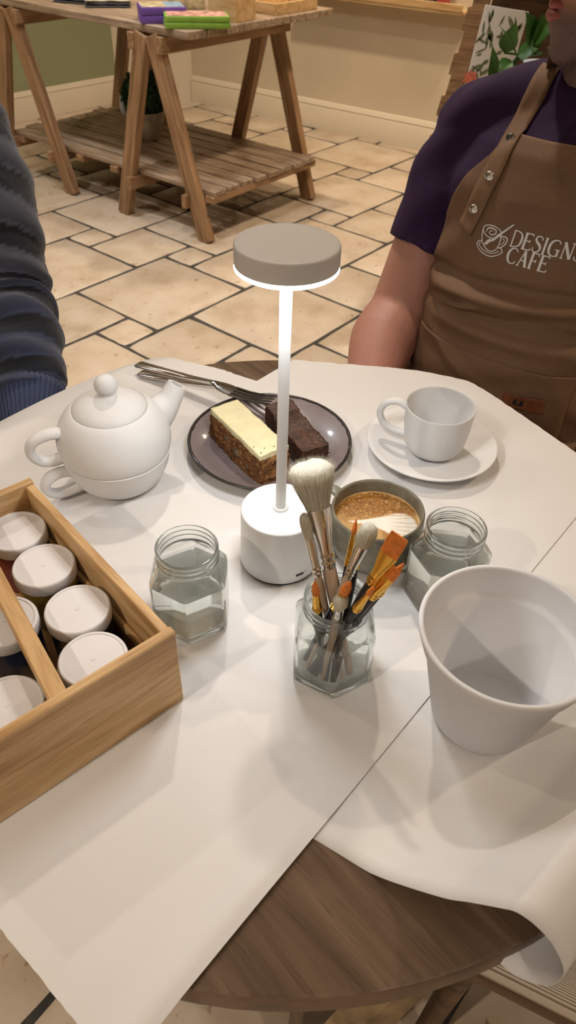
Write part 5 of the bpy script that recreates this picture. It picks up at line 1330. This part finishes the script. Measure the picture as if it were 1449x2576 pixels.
# pocket with seam, leather tag
def patch(poly, name, mat, off, thick=.0015, n=14):
    (x0, z0), (x1, z1), (x2, z2), (x3, z3) = poly; V, Fc = [], []
    for i in range(n + 1):
        for j in range(n + 1):
            a, b = i / n, j / n; x = (x0 * (1 - a) + x1 * a) * (1 - b) + (x3 * (1 - a) + x2 * a) * b; z = (z0 * (1 - a) + z1 * a) * (1 - b) + (z3 * (1 - a) + z2 * a) * b
            V.append((x, afront(x, z, off), z))
    for i in range(n):
        for j in range(n): Fc.append((i * (n + 1) + j, i * (n + 1) + j + 1, (i + 1) * (n + 1) + j + 1, (i + 1) * (n + 1) + j))
    o = mk(name, V, Fc, mat, ap, 180); sm = o.modifiers.new('t', 'SOLIDIFY'); sm.thickness = thick; sm.offset = 0; return o
patch([(-.150, .748), (.14, .748), (.14, .63), (-.150, .63)], 'pocket', M['apron'], .0022, .0022, 40)
tg = patch([(.045, .706), (.110, .706), (.110, .684), (.045, .684)], 'leather_tag', M['leather'], .0070, .002, 20)
tg['label'] = 'tan leather tag'
V, Fc = [], []
for (x0, x1) in ((.064, .080),):
    V = [(x, afront(x, z, .0085), z) for x, z in ((x0, .700), (x1, .700), (x1, .690), (x0, .690))]; Fc = [(0, 3, 2, 1)]
mk('tag_stamp', V, Fc, M['black'], tg, 0)
# his chair: brown tub seat
ch_ = thing('tub_chair', 'dark brown tub chair under the person in the apron', 'chair', (MO[0] + 0.6 * .03, MO[1] + 0.8 * .03, 0), MR)
M['brownleather'] = plain('brownleather', (0.055, 0.028, 0.014), 0.45, noise_amt=0.15, noise_scale=30)
v, f = rings_z(smooth_rows([(0.33, 0, 0, .24, .23), (0.36, 0, 0, .25, .24), (0.41, 0, 0, .25, .24), (0.42, 0, 0, .235, .225)], 3), 40, 3.0); mk('seat', v, f, M['brownleather'], ch_, 60)
rr = []
for k in range(33):
    a = R_(-32 + 244 * k / 32); hz = 0.66 + 0.12 * max(0, math.sin(a)); cr_ = math.cos(a); sr = math.sin(a)
    rr.append([(cr_ * r_, sr * r_, z_) for r_, z_ in ((.265, .30), (.285, .31), (.300, hz - .03), (.295, hz - .005), (.280, hz), (.265, hz - .005), (.258, hz - .03), (.253, .32))])
v, f = loft(rr); mk('backrest', v, f, M['brownleather'], ch_, 60)
for sx in (-1, 1):
    for sy in (-1, 1): v, f = tube([(sx * .17, sy * .17, .34), (sx * .21, sy * .21, 0)], [.018, .012], 12); mk('leg', v, f, M['darkwood'], ch_)

# ------------------------------------------------------------------ person in the striped jumper (left)
LO = (-0.655, 1.045, 0.0); LR = R_(54)
lp = thing('person', 'seated person in navy striped knitted jumper at the left edge', 'person', LO, LR)
M['jumper'] = vcol('jumper', 0.9, bump=0.5, bump_scale=420, sheen=0.3)
L_rot = Matrix.Rotation(-LR, 4, 'Z') @ Matrix.Translation((-LO[0], -LO[1], 0))
def w2l(p): return L_rot @ Vector(p)
jt = fuse([rings_z(smooth_rows([(a, b, c, d * .93, e * .92) for a, b, c, d, e in torso_rows], 4)), ellipsoid((.175, .012, 1.02), (.062, .062, .062), 18, 12), ellipsoid((-.175, .012, 1.02), (.062, .062, .062), 18, 12)], 0.007, 5)
BANDS = [(0.0, (.050, .055, .075)), (.34, (.006, .008, .014)), (.40, (.042, .046, .066)), (.55, (.006, .008, .014)), (.68, (.012, .017, .032)), (.78, (.05, .054, .075))]
SLATE, INK, BLUE = np.array((.060, .068, .100)), np.array((.006, .008, .014)), np.array((.030, .040, .085))
def band_col(s):
    q = (s * 7.2) % 1.0
    base = SLATE + (BLUE - SLATE) * min(1, max(0, (s - .45) / .3))
    if q < .40: return base
    if q < .46: return base * 1.7
    if q < .62: return INK
    if q < .86: return INK * 1.6 + np.array((.003, .004, .008))
    return base * 1.5
recolor(jt, lambda co: np.array([band_col((1.1 - z) * 1.6) for z in co[:, 2]])); mko('jumper_body', jt, M['jumper'], lp, 180)
Sw, Ew, Ww = V3(-0.535, 1.21, 1.04), V3(-0.462, 1.080, 0.815), V3(-0.400, 0.940, 0.722)
def sleeve(S_, E_, W_, ap_=None):
    mid1 = (S_ + E_) / 2 + V3(0.015, 0.0, 0.0); P = spline([S_, mid1, E_, (E_ + W_) / 2 + V3(.004, 0, .006), W_], 34); m = len(P)
    rad = [float(np.interp(i / (m - 1), [0, .2, .5, .75, .9, 1], [.078, .074, .068, .062, .056, .050])) for i in range(m)]; seg = 72
    tang = [(P[min(i + 1, m - 1)] - P[max(i - 1, 0)]).normalized() for i in range(m)]; u = V3(0, 0, 1); rows, C = [], []
    for i in range(m):
        t_ = tang[i]; u = (u - t_ * u.dot(t_)).normalized(); vv = t_.cross(u); s = i / (m - 1); g = []
        for k in range(seg):
            a = 2 * PI * k / seg; ss = s + .030 * math.sin(a + .6) + .012 * math.sin(2 * a + 4 * s); q = (ss * 7.2) % 1.0
            puff = .0042 * math.sin(PI * min(1, q / .46)) if q < .46 else -.0012
            wr = .0035 * math.sin(38 * s + 3 * math.sin(a)) * (s > .4)
            r = rad[i] + puff + wr + .003 * nz((math.cos(a), math.sin(a), s * 8), 1.6) + random.uniform(-.0006, .0006) * (q > .46)
            g.append(P[i] + u * (r * math.cos(a)) + vv * (r * math.sin(a))); C.append(band_col(ss))
        rows.append(g)
    V, Fc = loft(rows); return V, Fc, C, P, rad, tang
def add_sleeve(S_, E_, W_, H_):
    V, Fc, C, P, rad, tang = sleeve(S_, E_, W_); V = [tuple(w2l(p)) for p in V]; sl = mk('sleeve', V, Fc, M['jumper'], lp, 180, cols=np.array(C))
    c0 = P[-1] - tang[-1] * .012; d = (H_ - W_).normalized(); u = V3(0, 0, 1); u = (u - d * u.dot(d)).normalized(); vv = d.cross(u); rows, C = [], []
    for i in range(15):
        q = i / 14; rr_ = float(np.interp(q, [0, .12, .3, .8, 1], [.047, .0535, .049, .043, .040])); g = []
        for k in range(160):
            a = 2 * PI * k / 160; r = rr_ + .0014 * math.sin(a * 40); g.append(w2l(c0 + d * (.075 * q) + u * (r * math.cos(a)) + vv * (r * math.sin(a)))); C.append(np.array((.050, .072, .165)) * (.55 + .45 * (math.sin(a * 40) > -.2)))
        rows.append(g)
    v, f = loft(rows); mk('cuff', v, f, M['jumper'], sl, 180, cols=np.array(C), label='ribbed blue cuff')
    return c0 + d * .07, d
Hw = V3(-0.375, 0.80, 0.64)
wa, da = add_sleeve(Sw, Ew, Ww, Hw)
S2, E2, W2, H2 = (Matrix.Translation(LO) @ Matrix.Rotation(LR, 4, 'Z') @ Vector(q) for q in ((-.19, .012, 1.03), (-.27, -.02, .74), (-.17, -.20, .66), (-.1, -.30, .62)))
wb, db = add_sleeve(S2, E2, W2, H2)
Hl = Matrix.Translation((0, -.005, 1.247))
lb = [rings_z(smooth_rows([(a, b, c, d * .85, e * .84) for a, b, c, d, e in torso_rows[:-2]], 3)), limb([(0, .03, 1.03), (0, .022, 1.11), (0, .012, 1.19), (0, .005, 1.24)], [.07, .056, .052, .056])] + head_parts(Hl)
for (S_, E_, wv, dd) in ((Sw, Ew, wa, da), (S2, E2, wb, db)):
    W_ = w2l(wv); dl = (LR and (Matrix.Rotation(-LR, 3, 'Z') @ dd)); lb.append(limb([w2l(S_), w2l(E_), W_], [.05, .045, .030], 8)); lb += hand_parts(W_ - dl * .004, dl, dl.cross(Vector((0, 0, 1))), (0, 0, 1), .95)
lme = fuse(lb, 0.006, 5); recolor(lme, lambda co: np.tile(SK * 1.05, (len(co), 1))); mko('body', lme, M['skin'], lp, 180)
v, f = xf(ellipsoid((0, .025, .055), (.082, .098, .088), 24, 16), Hl); mk('hair', v, f, M['hairbrown'], lp, 180)
for s in (-1, 1): mk('eye', *xf(ellipsoid((s * .030, -.079, .022), (.0125, .0115, .0105), 14, 10), Hl), M['eye'], lp)
mko('trousers', fuse(legs_parts(.12, -.36), 0.010, 4), M['denim'], lp, 180); shoes(lp, .12, -.36)
st_ = thing('dining_chair', 'dark wooden chair under the person in striped jumper', 'chair', (LO[0] - .81 * .03, LO[1] + .59 * .03, 0), LR)
v, f = box(.44, .42, .03, .008, cz=.405, segs=2); mk('seat', v, f, M['darkwood'], st_, 40)
for sx in (-1, 1):
    for sy in (-1, 1): v, f = tube([(sx * .18, sy * .17, .40), (sx * .20, sy * .19, 0)], [.018, .014], 10); mk('leg', v, f, M['darkwood'], st_)
    v, f = tube([(sx * .19, .195, .40), (sx * .20, .25, .85)], [.017, .015], 10); mk('back_post', v, f, M['darkwood'], st_)
for z_ in (.62, .78): v, f = box(.40, .018, .07, .005, cy=.20 + (z_ - .4) * .12, cz=z_); mk('back_slat', v, f, M['darkwood'], st_, 40)

# ------------------------------------------------------------------ ribbed beige chair tucked under the table at the lower right
def ribbed():
    m, nt, b = new_mat('ribbed_fabric'); tc = N(nt, 'ShaderNodeTexCoord'); wv = N(nt, 'ShaderNodeTexWave'); wv.inputs['Scale'].default_value = 150.0; wv.bands_direction = 'Y'; wv.inputs['Distortion'].default_value = 0.4
    nt.links.new(tc.outputs['Object'], wv.inputs['Vector']); r = N(nt, 'ShaderNodeValToRGB'); r.color_ramp.elements[0].color = (.23, .17, .115, 1); r.color_ramp.elements[1].color = (.62, .55, .45, 1); r.color_ramp.elements[0].position = .1; r.color_ramp.elements[1].position = .5
    nt.links.new(wv.outputs['Fac'], r.inputs['Fac']); nt.links.new(r.outputs['Color'], b.inputs['Base Color']); b.inputs['Roughness'].default_value = .95
    bp = N(nt, 'ShaderNodeBump'); bp.inputs['Strength'].default_value = .6; bp.inputs['Distance'].default_value = .002; nt.links.new(wv.outputs['Fac'], bp.inputs['Height']); nt.links.new(bp.outputs['Normal'], b.inputs['Normal']); return m
M['ribbed'] = ribbed()
e0, e1 = at(1165, 2405, 0.47), at(1449, 2548, 0.47); ed = (e1 - e0).normalized(); rzc = math.atan2(ed.y, ed.x); nrm = V3(-ed.y, ed.x, 0); cc = e0 + ed * .21 + nrm * .215
rc_ = thing('upholstered_chair', 'beige ribbed fabric chair tucked under the near right table edge', 'chair', (cc.x, cc.y, 0), rzc)
v, f = box(.46, .42, .06, .02, cz=.445, segs=4); mk('seat_cushion', v, f, M['ribbed'], rc_, 60)
v, f = box(.45, .41, .03, .004, cz=.400); mk('seat_frame', v, f, M['darkwood'], rc_, 30)
for sx in (-1, 1):
    for sy in (-1, 1): v, f = tube([(sx * .19, sy * .17, .39), (sx * .20, sy * .18, 0)], [.018, .014], 10); mk('leg', v, f, M['darkwood'], rc_)
v, f = box(.05, .42, .36, .02, cx=.245, cz=.66, segs=4); mk('backrest', v, f, M['ribbed'], rc_, 60)
for sy in (-1, 1): v, f = box(.025, .03, .14, .003, cx=.235, cy=sy * .15, cz=.44); mk('back_post', v, f, M['darkwood'], rc_, 30)
